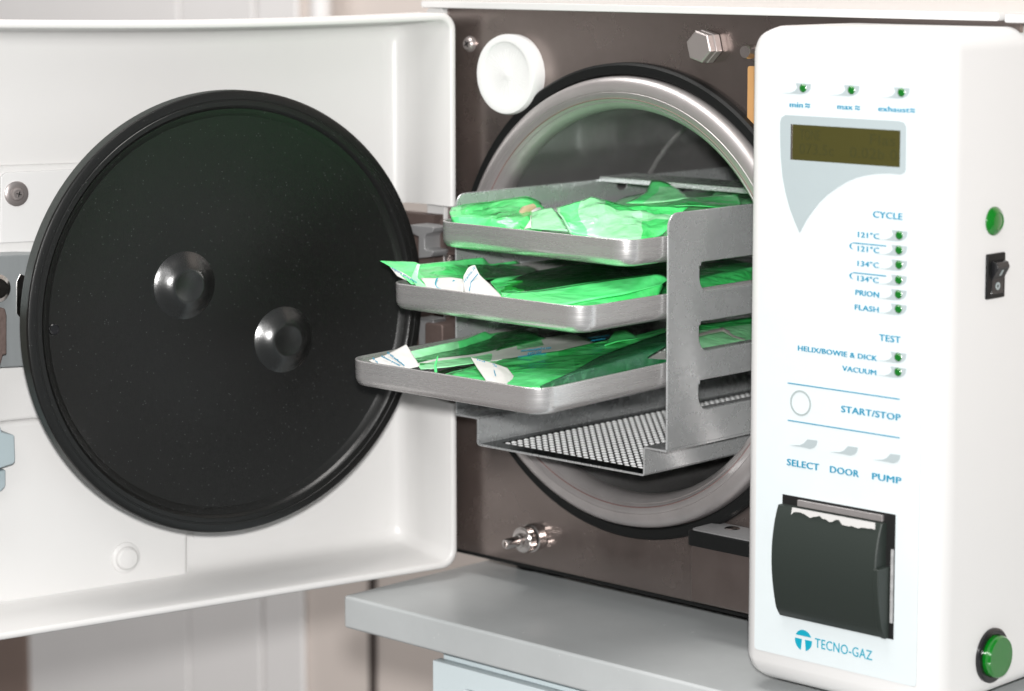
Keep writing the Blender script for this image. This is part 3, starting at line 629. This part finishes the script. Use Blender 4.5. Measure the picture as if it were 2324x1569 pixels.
# ================================================================== rack standing half out of the chamber
XR, XL, YF, YB = .0800, -.0918, -.0694, .262
rack = thing('tray_rack', 'galvanised steel rack with slotted sides pulled half out of the chamber', 'rack', (-.006, .1, -.092))
sl = []
for zt_ in (.0330, -.0022, -.0372):
    zb_ = zt_ - .0178
    o = [(-.0405, zt_ - .0022), (-.0392, zt_ - .0022), (-.0388, zt_), (.06, zt_), (.06, zb_)]
    o += [(-.0322, zb_)] + [(-.0322 - .0083 * math.sin(t_ * PI / 12), zb_ + .0095 * (1 - math.cos(t_ * PI / 12))) for t_ in range(1, 7)]
    sl.append(o)
outl = rr(YF, YB, -.0745, .0640, [.0006, .001, .008, .0085], 6)
MYZ = lambda x: frame((x, 0, 0), (0, 1, 0), (0, 0, 1))
plate('side_plate', [outl] + sl, .0013, MYZ(XR), galv, rack, .0006)
plate('side_plate', [outl, circ((.0882, .0588), .0052, 20, .0034)], .0013, MYZ(XL), galv, rack, .0006)
sec = [(XR, -.0752), (.0640, -.0752), (.0632, -.0760), (.0632, -.0908), (.0622, -.0918), (-.0718, -.0918), (-.0728, -.0908), (-.0728, -.0760), (-.0736, -.0752), (XL, -.0752)]
right_s, left_s = sec[:5], sec[5:]
def sheet(name, pts, t, y0, y1):
    P = [Vector((a, 0, q)) for a, q in pts]; nn = []
    for i, p in enumerate(P):
        d = (P[min(i + 1, len(P) - 1)] - P[max(i - 1, 0)]).normalized(); nn.append(Vector((-d.z, 0, d.x)) * t / 2)
    ring = [p + k for p, k in zip(P, nn)] + [p - k for p, k in reversed(list(zip(P, nn)))]
    b = MB(); b.loft([[v + Vector((0, y, 0)) for v in ring] for y in (y0, y1)], True, True); return b.build(name, galv, rack, bevel=.0005, seg=3)
sheet('trough_wall', right_s, .0013, YF, YB); sheet('trough_wall', left_s, .0013, YF, YB)
# floor with rows of dimples coloured pale like lit holes, and its bright front lip
zf = -.0918
b = MB(); b.box((-.0718, YF, zf - .0007), (.0622, YF + .0015, zf + .0007)); b.build('floor_lip', galv, rack, bevel=.0005, seg=3)
b = MB(); b.box((.0622, YF + .0016, zf - .00065), (-.0718, YF + .0125, zf + .00065)); b.box((.0622, YF + .0125, zf - .00065), (.0560, YB, zf + .00065)); b.box((-.0640, YF + .0125, zf - .00065), (-.0718, YB, zf + .00065))
py_ = .0056; nrow = int((YB - YF - .0125) / py_); ncol = 22
x00 = -.0640; NS = 12; pxx = (.0560 + .0640) / ncol
for r in range(nrow):
    y0 = YF + .0125 + r * py_
    for c_ in range(ncol):
        xa = x00 + c_ * pxx; xc = xa + pxx / 2; yc = y0 + py_ / 2; rad = pxx * .33
        rings = [[] for _ in range(4)]
        for k in range(NS):
            a = 2 * PI * (k + .5) / NS; ca, sa = math.cos(a), math.sin(a)
            s_ = min((pxx / 2) / max(1e-9, abs(ca)), (py_ / 2) / max(1e-9, abs(sa))); rings[0].append(Vector((xc + s_ * ca, yc + s_ * sa, zf)))
            for q, (f_, dz) in enumerate(((1, 0), (.8, .0005), (.4, .0008))): rings[q + 1].append(Vector((xc + rad * f_ * ca, yc + rad * f_ * sa, zf + dz)))
        b.loft(rings[:2]); b.loft(rings[1:], False, True, mi=1)
b.build('perforated_floor', [floorm, dimplem], rack)
b = MB(); b.prism([(XL, .0625), (XR, .0625), (XR, .0660), (XL, .0660)], .0655, .102, XZ); b.build('cross_bar', galv, rack, bevel=.0006)
for zt_ in (.0330, -.0022, -.0372):
    zb_ = zt_ - .0178
    for x0, x1 in ((XR - .0075, XR - .0007), (XL + .0007, XL + .0075)):
        b = MB(); b.box((x0, -.032, zb_ - .0010), (x1, .06, zb_)); b.build('tray_ledge', galv, rack)


# ================================================================== three trays
TW, TL, TH = .1570, .285, .0160
def tray_mesh():
    b = MB()
    def lp(ins, z, r): return [Vector((x, y, z)) for x, y in rr(-TW / 2 + ins, TW / 2 - ins, ins, TL - ins, r, 8)]
    loops = [lp(.0052, 0, .0085), lp(.0022, .0009, .0115), lp(.0008, .0026, .0128), lp(.0003, .0042, .0132), lp(.0002, .0048, .0133), lp(.0001, .0056, .0134), lp(0, TH - .0014, .0135), lp(0, TH - .0008, .0135), lp(0, TH - .0003, .0135), lp(.0003, TH, .0132), lp(.0012, TH, .0125), lp(.0014, TH - .0004, .0122), lp(.0018, .0055, .0118), lp(.0024, .0030, .0112), lp(.0040, .0016, .0100), lp(.0062, .0011, .0080)]
    b.loft(loops, True, True)
    return b
def make_tray(Yf, zb_, tilt, x0, rz, label):
    b = tray_mesh(); bmesh.ops.recalc_face_normals(b.bm, faces=b.bm.faces)
    me = bpy.data.meshes.new('instrument_tray'); b.bm.to_mesh(me); b.bm.free()
    o = bpy.data.objects.new('instrument_tray', me); COL.objects.link(o); me.materials.append(alu); me.shade_smooth(); me.set_sharp_from_angle(angle=math.radians(50))
    o.location = (x0, Yf, zb_); o.rotation_euler = (math.radians(tilt), 0, math.radians(rz))
    return tag(o, label, 'tray', 'aluminium instrument trays in the rack')
TX = -.0005
make_tray(-.1745, -.0418, 1.3, TX, 0, 'lowest aluminium tray, pulled out farthest towards the black door plate')
make_tray(-.1410, .0006, .3, TX, 0, 'middle aluminium tray, with a knurled handle in its green pouches')
make_tray(-.1010, .0346, .0, TX, 0, 'topmost aluminium tray, heaped with crumpled green pouches')

# ================================================================== sterilization pouches
S6 = .168
R1 = lambda x, y: (975.9 + S6 * x, 377.3 + S6 * y)
R2 = lambda x, y: (1333.7 + S6 * x, 364.3 + S6 * y)
R3 = lambda x, y: (845.8 + S6 * x, 559.5 + S6 * y)
R4 = lambda x, y: (1171.1 + S6 * x, 559.5 + S6 * y)
R6 = lambda x, y: (1158.1 + S6 * x, 702.7 + S6 * y)
R7 = lambda x, y: (1496.4 + .2985 * x, 572.5 + .2985 * y)
def cr(p0, p1, p2, p3, t):
    return .5 * ((2 * p1) + (p2 - p0) * t + (2 * p0 - 5 * p1 + 4 * p2 - p3) * t * t + (3 * p1 - p0 - 3 * p2 + p3) * t ** 3)
def spline(P, n, sharp=.6):
    out = []
    for i in range(len(P) - 1):
        a = P[max(0, i - 1)]; d = P[min(len(P) - 1, i + 2)]
        for k in range(n):
            t = k / n; out.append(cr(a, P[i], P[i + 1], d, t) * (1 - sharp) + (P[i] * (1 - t) + P[i + 1] * t) * sharp)
    out.append(P[-1]); return out
def patch(name, fn, rows, mats, parent, band=None, n=7, crinkle=.0007, seed=0, thick=.0003, maxx=.0745, steep=None, angle=60, last=None):
    """soft sheet through measured points; rows of (x, y, depth); band(i_row_fraction, j_col_fraction) -> material index"""
    G = [[onY(*fn(x, y), Y) for x, y, Y in r] for r in rows]
    if steep: G = [[onY(*fn(x, y), steep[0] + (Y - steep[0]) * steep[1]) for x, y, Y in r] for r in rows]
    for r in G:
        for v in r:
            if v.x > maxx: v.x = maxx
    if last: G.append(last)
    rowsS = [spline(r, n) for r in G]; m_ = len(rowsS[0]); cols = [spline([rowsS[i][j] for i in range(len(rowsS))], n) for j in range(m_)]
    k_ = len(cols[0]); b = MB()
    V = [[None] * k_ for _ in range(m_)]
    for j in range(m_):
        for i in range(k_):
            p = cols[j][i].copy()
            q = p * 60 + Vector((seed * 3.7, seed * 1.3, seed))
            e = min(1, min(i, k_ - 1 - i, j, m_ - 1 - j) / max(1, n // 2))
            p += Vector((noise.noise(q), noise.noise(q + Vector((9, 0, 0))), abs(noise.noise(q * 1.4 + Vector((0, 7, 0)))) * 1.6 - .4)) * crinkle * (.25 + .75 * e)
            V[j][i] = b.bm.verts.new(p)
    for j in range(m_ - 1):
        for i in range(k_ - 1):
            f = b.bm.faces.new((V[j][i], V[j + 1][i], V[j + 1][i + 1], V[j][i + 1]))
            f.material_index = band((i + .5) / (k_ - 1), (j + .5) / (m_ - 1)) if band else 0
    return b.build(name, mats, parent, angle=angle, solid=thick)
GP = 'green sterilization pouches lying in the trays'
def pouch(label, c): return thing('sterilization_pouch', label, 'pouch', c, GP)
def ptext(s_, fn, a, c, Y, capv, parent, m_=blue, lift=.0009, bold=.0):
    p0 = onY(*fn(*a), Y[0]); p1 = onY(*fn(*c), Y[1]); 
    return lettering(s_, p0, p1, capv, m_, parent, lift, bold)
def base(label, z0, y0, y1, tilt, seed, rise=.0035, fm=None):
    """a flat pouch lying across the bottom of a tray: paper below, green film above"""
    t = pouch(label, (TX, (y0 + y1) / 2, z0))
    for nm, dz, mt in (('paper', .0, paperm), ('film', rise, fm or f_clear)):
        b = MB(); nx, ny = 24, 40; V = []
        for j in range(ny + 1):
            for i in range(nx + 1):
                x = TX - .072 + .143 * i / nx; y = y0 + (y1 - y0) * j / ny
                e = min(1, min(i, nx - i) / 4) * min(1, min(j, ny - j) / 3)
                z = z0 + tilt * (y - y0) + dz * e * (1 if dz < .005 else .3 + .7 * min(1, max(0, (y + .02) / .06))) + .0030 * noise.noise((x * 38 + seed, y * 22, seed)) * e + .0006
                V.append(b.bm.verts.new((x, y, z)))
        for j in range(ny):
            for i in range(nx):
                b.bm.faces.new((V[j * (nx + 1) + i], V[j * (nx + 1) + i + 1], V[(j + 1) * (nx + 1) + i + 1], V[(j + 1) * (nx + 1) + i]))
        b.build(nm, mt, t, angle=60)
    return t
base('flat green pouch at the bottom of the topmost tray under the crumpled ones', .0405, -.088, .175, 0, 1., .016, f_pale)  # rear raised and film paled to reflect green onto the chamber wall
base('flat dark green pouch at the bottom of the middle tray', .0065, -.128, .135, .005, 2.)
base('flat green pouch at the bottom of the lowest tray under the long ones', -.0365, -.160, .10, .022, 3.)
# ---- topmost tray
t = pouch('crumpled green pouch at the left end of the topmost tray, yellowish tubing showing', onY(*R1(800, 640), -.06))
patch('film', R1, [[(290, 560, -.055), (480, 515, -.045), (900, 470, -.02), (1300, 402, .01), (1480, 470, .02)],
                   [(268, 630, -.078), (500, 590, -.066), (850, 590, -.05), (1150, 560, -.03), (1540, 570, -.005)],
                   [(290, 700, -.094), (520, 690, -.088), (840, 700, -.085), (1150, 700, -.075), (1520, 720, -.05)],
                   [(300, 800, -.094), (560, 850, -.094), (850, 870, -.094), (1250, 900, -.094), (1500, 900, -.088)]],
      [f_clear, f_seal], t, lambda a, c_: 1 if (c_ < .20 or (a > .62 and c_ < .55)) else 0, crinkle=.0024, seed=1, n=4, angle=14, steep=(-.094, .5))
patch('paper', R1, [[(420, 640, -.06), (900, 600, -.035), (1500, 560, .0)], [(430, 860, -.092), (860, 880, -.092), (1500, 920, -.075)]], paperm, t, crinkle=.0004, seed=2, steep=(-.090, .4))
tag(MB().tube([onY(*R1(1190, 740), -.072), onY(*R1(1290, 610), -.062), onY(*R1(1400, 560), -.055)], [.0028, .0034, .0026], 16).build('rubber_tube', mat('tan_rubber', (.42, .34, .2), .4), None), 'short tan tube end showing through the left pouch in the topmost tray', 'tube')
t = pouch('large pale green pouch heaped in the middle of the topmost tray', onY(*R2(200, 800), -.06))
patch('film', R2, [[(-430, 640, -.05), (-230, 592, -.045), (50, 498, -.02), (230, 535, -.01), (480, 610, .0), (850, 612, .02), (1380, 622, .045)],
                   [(-400, 710, -.065), (-230, 720, -.06), (10, 610, -.04), (240, 640, -.038), (500, 690, -.02), (800, 720, -.005), (1230, 735, .02)],
                   [(-330, 800, -.08), (-190, 840, -.078), (60, 790, -.066), (270, 850, -.062), (520, 850, -.05), (800, 840, -.03), (1200, 830, -.01)],
                   [(-240, 990, -.093), (-120, 1030, -.094), (120, 1060, -.094), (320, 1080, -.093), (500, 1090, -.090), (820, 1070, -.07), (1200, 1040, -.045)]],
      [f_pale, f_seal, f_clear], t, lambda a, c_: 1 if c_ < .27 and c_ > .05 else (2 if (a < .36 and c_ > .52) or (c_ > .80 and a > .62) else 0), crinkle=.0022, seed=3, n=4, angle=16, steep=(-.094, .5))
patch('paper_flap', R1, [[(1370, 630, -.055), (1500, 582, -.05), (1650, 563, -.045)], [(1360, 720, -.075), (1500, 700, -.07), (1740, 670, -.065)], [(1365, 850, -.094), (1550, 860, -.094), (1860, 880, -.094)]], [f_pale], t, crinkle=.0004, seed=5, steep=(-.094, .6))
patch('paper', R1, [[(1365, 720, -.083), (1358, 660, -.08)], [(1270, 850, -.094), (1370, 830, -.092)]], paperm, t, crinkle=.0002, seed=6, steep=(-.094, .6))
t = pouch('green pouch standing up behind the cross bar above the topmost tray', onY(*R2(1050, 450), .04))
patch('film', R2, [[(860, 270, .064), (980, 280, .064), (1090, 310, .064)], [(770, 440, .045), (1000, 420, .05), (1340, 465, .055)], [(520, 580, .02), (850, 578, .03), (1430, 515, .05)]],
      [f_seal, f_pale], t, lambda a, c_: 1 if c_ > .35 and a > .2 else 0, crinkle=.0015, seed=7, n=4, angle=14)
t = pouch('narrow folded green pouch along the back right of the topmost tray', onY(*R2(1700, 550), .04))
patch('film', R2, [[(1060, 600, .015), (1300, 520, .03), (1650, 485, .05), (2030, 455, .068)], [(1040, 610, .01), (1380, 560, .02), (1720, 560, .04), (2060, 540, .055)], [(1060, 618, .0), (1400, 612, .01), (1850, 640, .025), (2110, 640, .045)]],
      [f_seal, f_clear], t, lambda a, c_: 0 if a < .7 else 1, crinkle=.0005, seed=8, maxx=.078)
patch('seal_strip', R2, [[(1750, 400, .09), (2000, 440, .09)], [(1620, 495, .075), (2000, 460, .08)]], f_pale, t, crinkle=.0003, seed=9, maxx=.078)
# ---- middle tray
t = pouch('long green pouch whose corner sticks out over the left of the middle tray', onY(*R3(800, 350), -.11))
patch('film', R3, [[(95, 195, -.13), (560, 212, -.115), (650, 238, -.11), (1100, 192, -.085), (1480, 152, -.06), (1590, 240, -.05), (1940, 195, -.02)],
                   [(230, 270, -.132), (560, 300, -.12), (720, 322, -.115), (1120, 268, -.09), (1480, 255, -.065), (1620, 262, -.05), (2000, 235, -.02)],
                   [(400, 400, -.136), (620, 420, -.13), (830, 420, -.122), (1180, 380, -.10), (1560, 330, -.07), (1800, 320, -.05), (2200, 300, -.02)],
                   [(520, 510, -.138), (720, 530, -.136), (900, 510, -.13), (1250, 480, -.12), (1700, 430, -.085), (2000, 400, -.06), (2300, 380, -.03)]],
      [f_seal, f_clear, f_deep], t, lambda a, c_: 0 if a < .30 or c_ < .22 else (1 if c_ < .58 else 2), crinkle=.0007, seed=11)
patch('paper_flap', R3, [[(235, 280, -.134), (400, 350, -.134), (530, 430, -.134)], [(330, 400, -.1362), (450, 460, -.1366), (600, 520, -.1368)]], paperm, t, crinkle=.0003, seed=12)
patch('paper_fold', R3, [[(600, 235, -.131), (645, 245, -.130)], [(560, 330, -.134), (620, 340, -.133)], [(520, 430, -.137), (610, 430, -.136)], [(600, 560, -.138), (740, 560, -.138)]], f_pale, t, crinkle=.0002, seed=13)
ptext('vapore processo', R3, (265, 300), (600, 500), (-.1365, -.1372), Vector((.0006, 0, .0016)), t, lift=.0006)
t = pouch('white paper end of a pouch with a blue printed ring in the middle tray', onY(*R3(1000, 500), -.13))
patch('paper', R3, [[(640, 428, -.131), (820, 430, -.130), (1060, 421, -.129), (1215, 440, -.129)], [(700, 500, -.1365), (860, 530, -.136), (1060, 520, -.136), (1226, 520, -.136)], [(740, 590, -.1385), (880, 600, -.1385), (1060, 620, -.1385), (1226, 640, -.1385)]], paperm, t, crinkle=.0003, seed=14)
rc = onY(*R3(1007, 432), -.131)
b = MB(); loops = []
for rr_ in (.0076, .0064):
    loops.append([rc + Vector((rr_ * math.cos(a_), -.0009 - .0055 * max(0, -math.sin(a_)) , rr_ * .80 * math.sin(a_))) for a_ in [PI * (1.02 + .96 * i / 20) for i in range(21)]])
b.loft(loops, close=False); b.build('printed_ring', teal, t, solid=.0002)
patch('paper_flap', R3, [[(1290, 290, -.128), (1340, 262, -.126), (1382, 254, -.124)], [(1228, 400, -.133), (1350, 390, -.128), (1450, 390, -.124)], [(1222, 520, -.137), (1400, 530, -.134), (1590, 520, -.127)], [(1240, 650, -.1385), (1480, 680, -.1385), (1770, 700, -.1385)]], paperm, t, crinkle=.0003, seed=15)
ptext('italia.it', R3, (1240, 500), (1385, 300), (-.137, -.128), Vector((-.0012, 0, .0018)), t, lift=.0008)
b = MB(); b.tube([onY(*R3(1420, 372), -.1275), onY(*R3(1330, 480), -.1335), onY(*R3(1303, 600), -.1388)], .0003, 6); b.build('printed_line', blue, t)
t = pouch('green pouch with a bright sealed edge around the knurled handle in the middle tray', onY(*R4(900, 550), -.1))
patch('seal_strip', R4, [[(-200, 625, -.134), (0, 625, -.130), (400, 580, -.118), (1000, 485, -.095), (1900, 370, -.064), (2070, 440, -.055)], [(-180, 680, -.1385), (100, 740, -.1385), (600, 800, -.1385), (1000, 725, -.118), (1500, 640, -.095), (2080, 530, -.068)]], f_seal, t, crinkle=.0003, seed=16)
patch('film', R4, [[(-150, 470, -.10), (300, 330, -.07), (800, 250, -.048), (1200, 250, -.035), (1700, 300, -.02), (2100, 320, -.01)], [(-220, 550, -.118), (300, 440, -.092), (800, 340, -.068), (1200, 330, -.055), (1600, 370, -.042), (2100, 390, -.03)], [(-200, 632, -.132), (300, 600, -.118), (800, 520, -.1), (1200, 460, -.085), (1700, 400, -.068), (2100, 440, -.055)]],
      [film('film_over_handle', (.5, .96, .6), (.02, .45, .08), .90)], t, crinkle=.0005, seed=17)
patch('lower_film', R4, [[(200, 770, -.1382), (600, 790, -.136), (1000, 720, -.116), (1500, 640, -.094), (2090, 525, -.066)], [(300, 860, -.1385), (700, 870, -.1385), (1000, 870, -.13), (1500, 830, -.1), (2090, 720, -.07)]], f_clear, t, crinkle=.0004, seed=18)
tag(MB().tube([onY(*R4(380, 535), -.080), onY(*R4(700, 455), -.064), onY(*R4(1050, 410), -.048), onY(*R4(1480, 405), -.031)], [.0036, .0046, .0048, .0036], 32).build('dental_instrument', knurl, None), 'thick knurled steel handle inside the sealed pouch of the middle tray', 'instrument')
tag(MB().tube([onY(*R4(-20, 600), -.115), onY(*R4(180, 572), -.092), onY(*R4(380, 536), -.074)], [.0016, .0024, .0034], 20).build('instrument_tip', chrome, None), 'shiny tapering tip at the left of the knurled handle in the middle tray', 'instrument')
t = pouch('green pouch with a light crease between the two paper flaps of the middle tray', onY(*R3(1800, 450), -.09))
patch('film', R3, [[(1590, 480, -.108), (1680, 430, -.10), (1840, 405, -.09), (2060, 384, -.08)], [(1600, 500, -.112), (1720, 470, -.104), (1900, 440, -.094), (2080, 410, -.085)], [(1650, 560, -.122), (1750, 540, -.116), (2000, 480, -.1), (2200, 440, -.088)], [(1740, 680, -.1385), (1850, 650, -.135), (2050, 600, -.12), (2250, 560, -.105)]],
      [f_seal, f_clear], t, lambda a, c_: 0 if a < .36 else 1, crinkle=.0006, seed=19)
# ---- seen through the rack's slots
def onXrow(rows, X=.0): return rows
t = pouch('green pouch seen through the upper slot of the rack side', onX(*R7(500, 200), .05))
def fnX(X):
    return X
def patchX(name, rows, mats, parent, band=None, crinkle=.0005, seed=0):
    G = [[onX(*R7(x, y), X) for x, y, X in r] for r in rows]
    conv = [[(0, 0, 0)] * len(r) for r in rows]
    b = MB(); n = 6
    rowsS = [spline(r, n) for r in G]; cols = [spline([rowsS[i][j] for i in range(len(rowsS))], n) for j in range(len(rowsS[0]))]
    V = [[b.bm.verts.new(p + Vector((0, 0, noise.noise(p * 60 + Vector((seed, 0, 0))) * crinkle))) for p in c_] for c_ in cols]
    for j in range(len(V) - 1):
        for i in range(len(V[0]) - 1):
            f = b.bm.faces.new((V[j][i], V[j + 1][i], V[j + 1][i + 1], V[j][i + 1])); f.material_index = band((i + .5) / (len(V[0]) - 1), (j + .5) / (len(V) - 1)) if band else 0
    return b.build(name, mats, parent, angle=60, solid=.0003)
patchX('film', [[(250, 205, .052), (450, 160, .052), (620, 125, .05), (800, 100, .05)], [(250, 215, .056), (450, 178, .056), (620, 145, .055), (800, 170, .055)], [(240, 330, .072), (400, 310, .072), (600, 290, .072), (800, 260, .072)]], [f_seal, f_clear], t, lambda a, c_: 0 if a < .42 else 1, seed=3)
t = pouch('pale green pouch seen through the middle slot of the rack side', onX(*R7(500, 640), .05))
patchX('film', [[(240, 560, .03), (450, 530, .03), (800, 480, .03)], [(240, 640, .05), (450, 610, .05), (800, 570, .05)], [(240, 790, .0735), (450, 760, .0735), (800, 700, .0735)]], [f_pale, f_clear], t, lambda a, c_: 1 if a < .3 else 0, seed=4)
tag(MB().tube([onX(*R7(250, 645), .058), onX(*R7(380, 610), .058), onX(*R7(480, 590), .058), onX(*R7(530, 610), .060)], [.0011, .0011, .0013, .0009], 12).tube([onX(*R7(485, 592), .059), onX(*R7(560, 640), .062), onX(*R7(650, 668), .064)], [.001, .0008, .0006], 12).build('dental_probe', darkchrome, None), 'thin bent dental probe seen through the middle slot of the rack', 'instrument')
# ---- lowest tray
t = pouch('long green pouch along the left wall of the lowest tray, with a pale sealed edge', onY(*R5(1400, 450), -.1))
patch('film', R5, [[(740, 505, -.151), (1300, 380, -.118), (1560, 325, -.094), (1820, 222, -.064), (1890, 255, -.055), (2200, 180, -.02)],
                   [(850, 590, -.152), (1300, 490, -.12), (1600, 415, -.095), (1880, 320, -.065), (2000, 260, -.05), (2300, 175, -.02)],
                   [(900, 620, -.158), (1300, 560, -.132), (1650, 490, -.108), (1980, 390, -.08), (2150, 320, -.065), (2450, 220, -.035)],
                   [(960, 680, -.165), (1300, 640, -.145), (1700, 570, -.12), (2050, 460, -.095), (2300, 400, -.075), (2650, 310, -.045)]],
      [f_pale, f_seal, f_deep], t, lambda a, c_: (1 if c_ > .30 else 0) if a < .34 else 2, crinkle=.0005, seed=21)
patch('paper_flap', R5, [[(255, 610, -.171), (470, 545, -.166), (620, 470, -.162), (765, 395, -.156)], [(300, 640, -.1725), (560, 620, -.17), (720, 570, -.168), (850, 530, -.16)], [(400, 700, -.173), (640, 720, -.173), (800, 720, -.172), (950, 690, -.166)]], paperm, t, crinkle=.0003, seed=22)
for i, (a_, c_) in enumerate((((450, 560), (700, 690)), ((530, 515), (760, 690)), ((330, 590), (400, 650)))):
    ptext(('indicatore processo', 'EO GAS sterilizzazione', '30 cm')[i], R5, a_, c_, ((-.1695, -.1725), (-.1665, -.172), (-.172, -.1735))[i], Vector((.0005, 0, .0012)), t, lift=.0012)
tag(MB().tube([onY(*R5(1290, 530), -.108), onY(*R5(1800, 410), -.071), onY(*R5(2500, 225), -.016)], [.0020, .0030, .0032], 24).build('dental_instrument', knurl, None), 'long finely hatched dark handle inside the left pouch of the lowest tray', 'instrument')
t = pouch('whitish pouch with upside down blue print in the middle of the lowest tray', onY(*R5(1700, 560), -.12))
patch('paper', R5, [[(900, 655, -.164), (1200, 585, -.142), (1720, 522, -.118), (2050, 450, -.092), (2324, 380, -.07), (2680, 297, -.035), (3060, 270, -.01)],
                    [(930, 690, -.167), (1220, 640, -.15), (1700, 580, -.125), (2080, 520, -.1), (2350, 470, -.082), (2750, 400, -.05), (3200, 330, -.015)],
                    [(960, 730, -.170), (1300, 705, -.158), (1650, 655, -.136), (2080, 600, -.112), (2400, 560, -.096), (2850, 480, -.065), (3400, 400, -.03)]],
      [paperm, f_pale], t, lambda a, c_: 1 if (c_ < .42 and a > .25) or (.62 < c_ < .78 and a < .4) else 0, crinkle=.0005, seed=23)
UPS = Vector((0, -.0010, -.0013))
ptext('vira in giallo/marrone', R6, (578, 508), (172, 552), (-.073, -.098), UPS, t, lift=-.0014)
ptext('EO GAS', R6, (448, 560), (268, 585), (-.086, -.099), UPS * 1.1, t, lift=-.0014)
ptext('indicatore di processo', R6, (500, 585), (120, 628), (-.088, -.106), UPS * .8, t, lift=-.0014)
ptext('vira in marrone', R6, (1365, 345), (1082, 382), (-.028, -.045), UPS * .55, t, lift=-.0016)
ptext('VAPORE', R6, (1315, 385), (1120, 415), (-.034, -.046), UPS * .6, t, lift=-.0016)
t = pouch('bright green pouch lying across the middle and front of the lowest tray', onY(*R6(600, 750), -.11))
patch('film', R6, [[(-330, 690, -.118), (0, 660, -.108), (300, 610, -.095), (650, 560, -.075), (1250, 425, -.03), (1700, 350, .0), (2130, 240, .03)],
                   [(-420, 740, -.13), (0, 745, -.122), (300, 715, -.108), (650, 640, -.085), (1270, 490, -.042), (1750, 400, -.01), (2140, 280, .01)],
                   [(-600, 800, -.148), (0, 850, -.14), (350, 780, -.122), (700, 700, -.098), (1250, 560, -.055), (1750, 440, -.02), (2150, 310, -.002)],
                   [(-780, 840, -.163), (20, 960, -.158), (400, 900, -.145), (750, 800, -.116), (1200, 640, -.075), (1750, 480, -.035), (2150, 340, -.012)],
                   [(-900, 880, -.172), (20, 1060, -.172), (400, 1060, -.168), (800, 930, -.14), (1200, 760, -.1), (1750, 560, -.05), (2150, 400, -.025)]],
      [f_clear, f_seal, f_seal], t, lambda a, c_: 1 if (a < .24 and c_ < .5) or (.24 < a < .5 and c_ > .45) else (2 if (a > .55 and c_ < .55) else 0), crinkle=.0006, seed=24)
patch('paper_flap', R5, [[(1635, 570, -.148), (1760, 598, -.146), (1940, 648, -.143), (2130, 712, -.140)], [(1720, 710, -.159), (1850, 730, -.157), (2040, 750, -.153), (2225, 835, -.148)], [(1830, 870, -.169), (1960, 880, -.168), (2100, 900, -.165), (2245, 950, -.160)], [(1850, 960, -.173), (1980, 970, -.173), (2110, 980, -.172), (2250, 1010, -.170)]], paperm, t, crinkle=.0003, seed=25)
b = MB(); b.tube([onY(*R5(1935, 655), -.1445), onY(*R5(1945, 730), -.1535), onY(*R5(1970, 815), -.1635)], .0003, 6); b.build('printed_line', blue, t)
ptext('36', R5, (1965, 690), (2005, 715), (-.148, -.148), Vector((0, 0, .0016)), t, lift=.001); ptext('icd', R5, (1735, 610), (1835, 645), (-.148, -.147), Vector((0, 0, .0014)), t, lift=.001)
patch('paper_strip', R6, [[(1400, 300, -.012), (1560, 280, -.005), (1720, 380, -.005)], [(1275, 492, -.045), (1440, 440, -.034), (1740, 392, -.012)]], f_seal, t, crinkle=.0003, seed=26)
t = pouch('dark green pouch of instruments along the right wall of the lowest tray', onY(*R6(1300, 750), -.09))
patch('film', R6, [[(395, 1040, -.169), (860, 832, -.138), (1200, 640, -.10), (1700, 450, -.06), (2140, 295, -.025)], [(450, 1060, -.170), (900, 900, -.147), (1300, 740, -.115), (1800, 570, -.08), (2140, 470, -.058)], [(520, 1090, -.171), (1000, 990, -.152), (1400, 890, -.128), (1850, 780, -.1), (2140, 700, -.08)]],
      [film('film_instrument', (.3, .8, .45), (.015, .24, .07), .5)], t, crinkle=.0005, seed=27, last=[Vector((.0752, y, -.0285 + (y + .1745) * .0227)) for y in (-.167, -.14, -.112, -.078, -.04)])
patch('paper', R6, [[(500, 1050, -.165), (1200, 700, -.092), (2140, 400, -.02)], [(560, 1100, -.169), (1300, 930, -.12), (2140, 720, -.06)]], paperm, t, crinkle=.0003, seed=28)
for a_, c_, r_, lb in (((860, 900, -.122), (2200, 520, -.032), .0028, 'thick dark instrument handle nearest the right wall of the lowest tray'), ((900, 840, -.112), (2200, 360, -.008), .0022, 'slim dark instrument handle behind the thick one in the lowest tray')):
    p, q = onY(*R6(*a_[:2]), a_[2]), onY(*R6(*c_[:2]), c_[2]); p.x = min(p.x, .072); q.x = min(q.x, .070)
    tag(MB().tube([p, p.lerp(q, .12), q], [r_ * .4, r_, r_], 20).build('dental_instrument', knurl, None), lb, 'instrument')
p0 = onY(*R5(1165, 770), -.1725); 
tag(MB().tube([p0, onY(*R5(1155, 680), -.171), onY(*R5(1190, 556), -.170)], [.0009, .0007, .0003], 8).build('plastic_sliver', f_seal, None), 'thin curled green sliver standing at the front edge of the lowest tray', 'scrap')
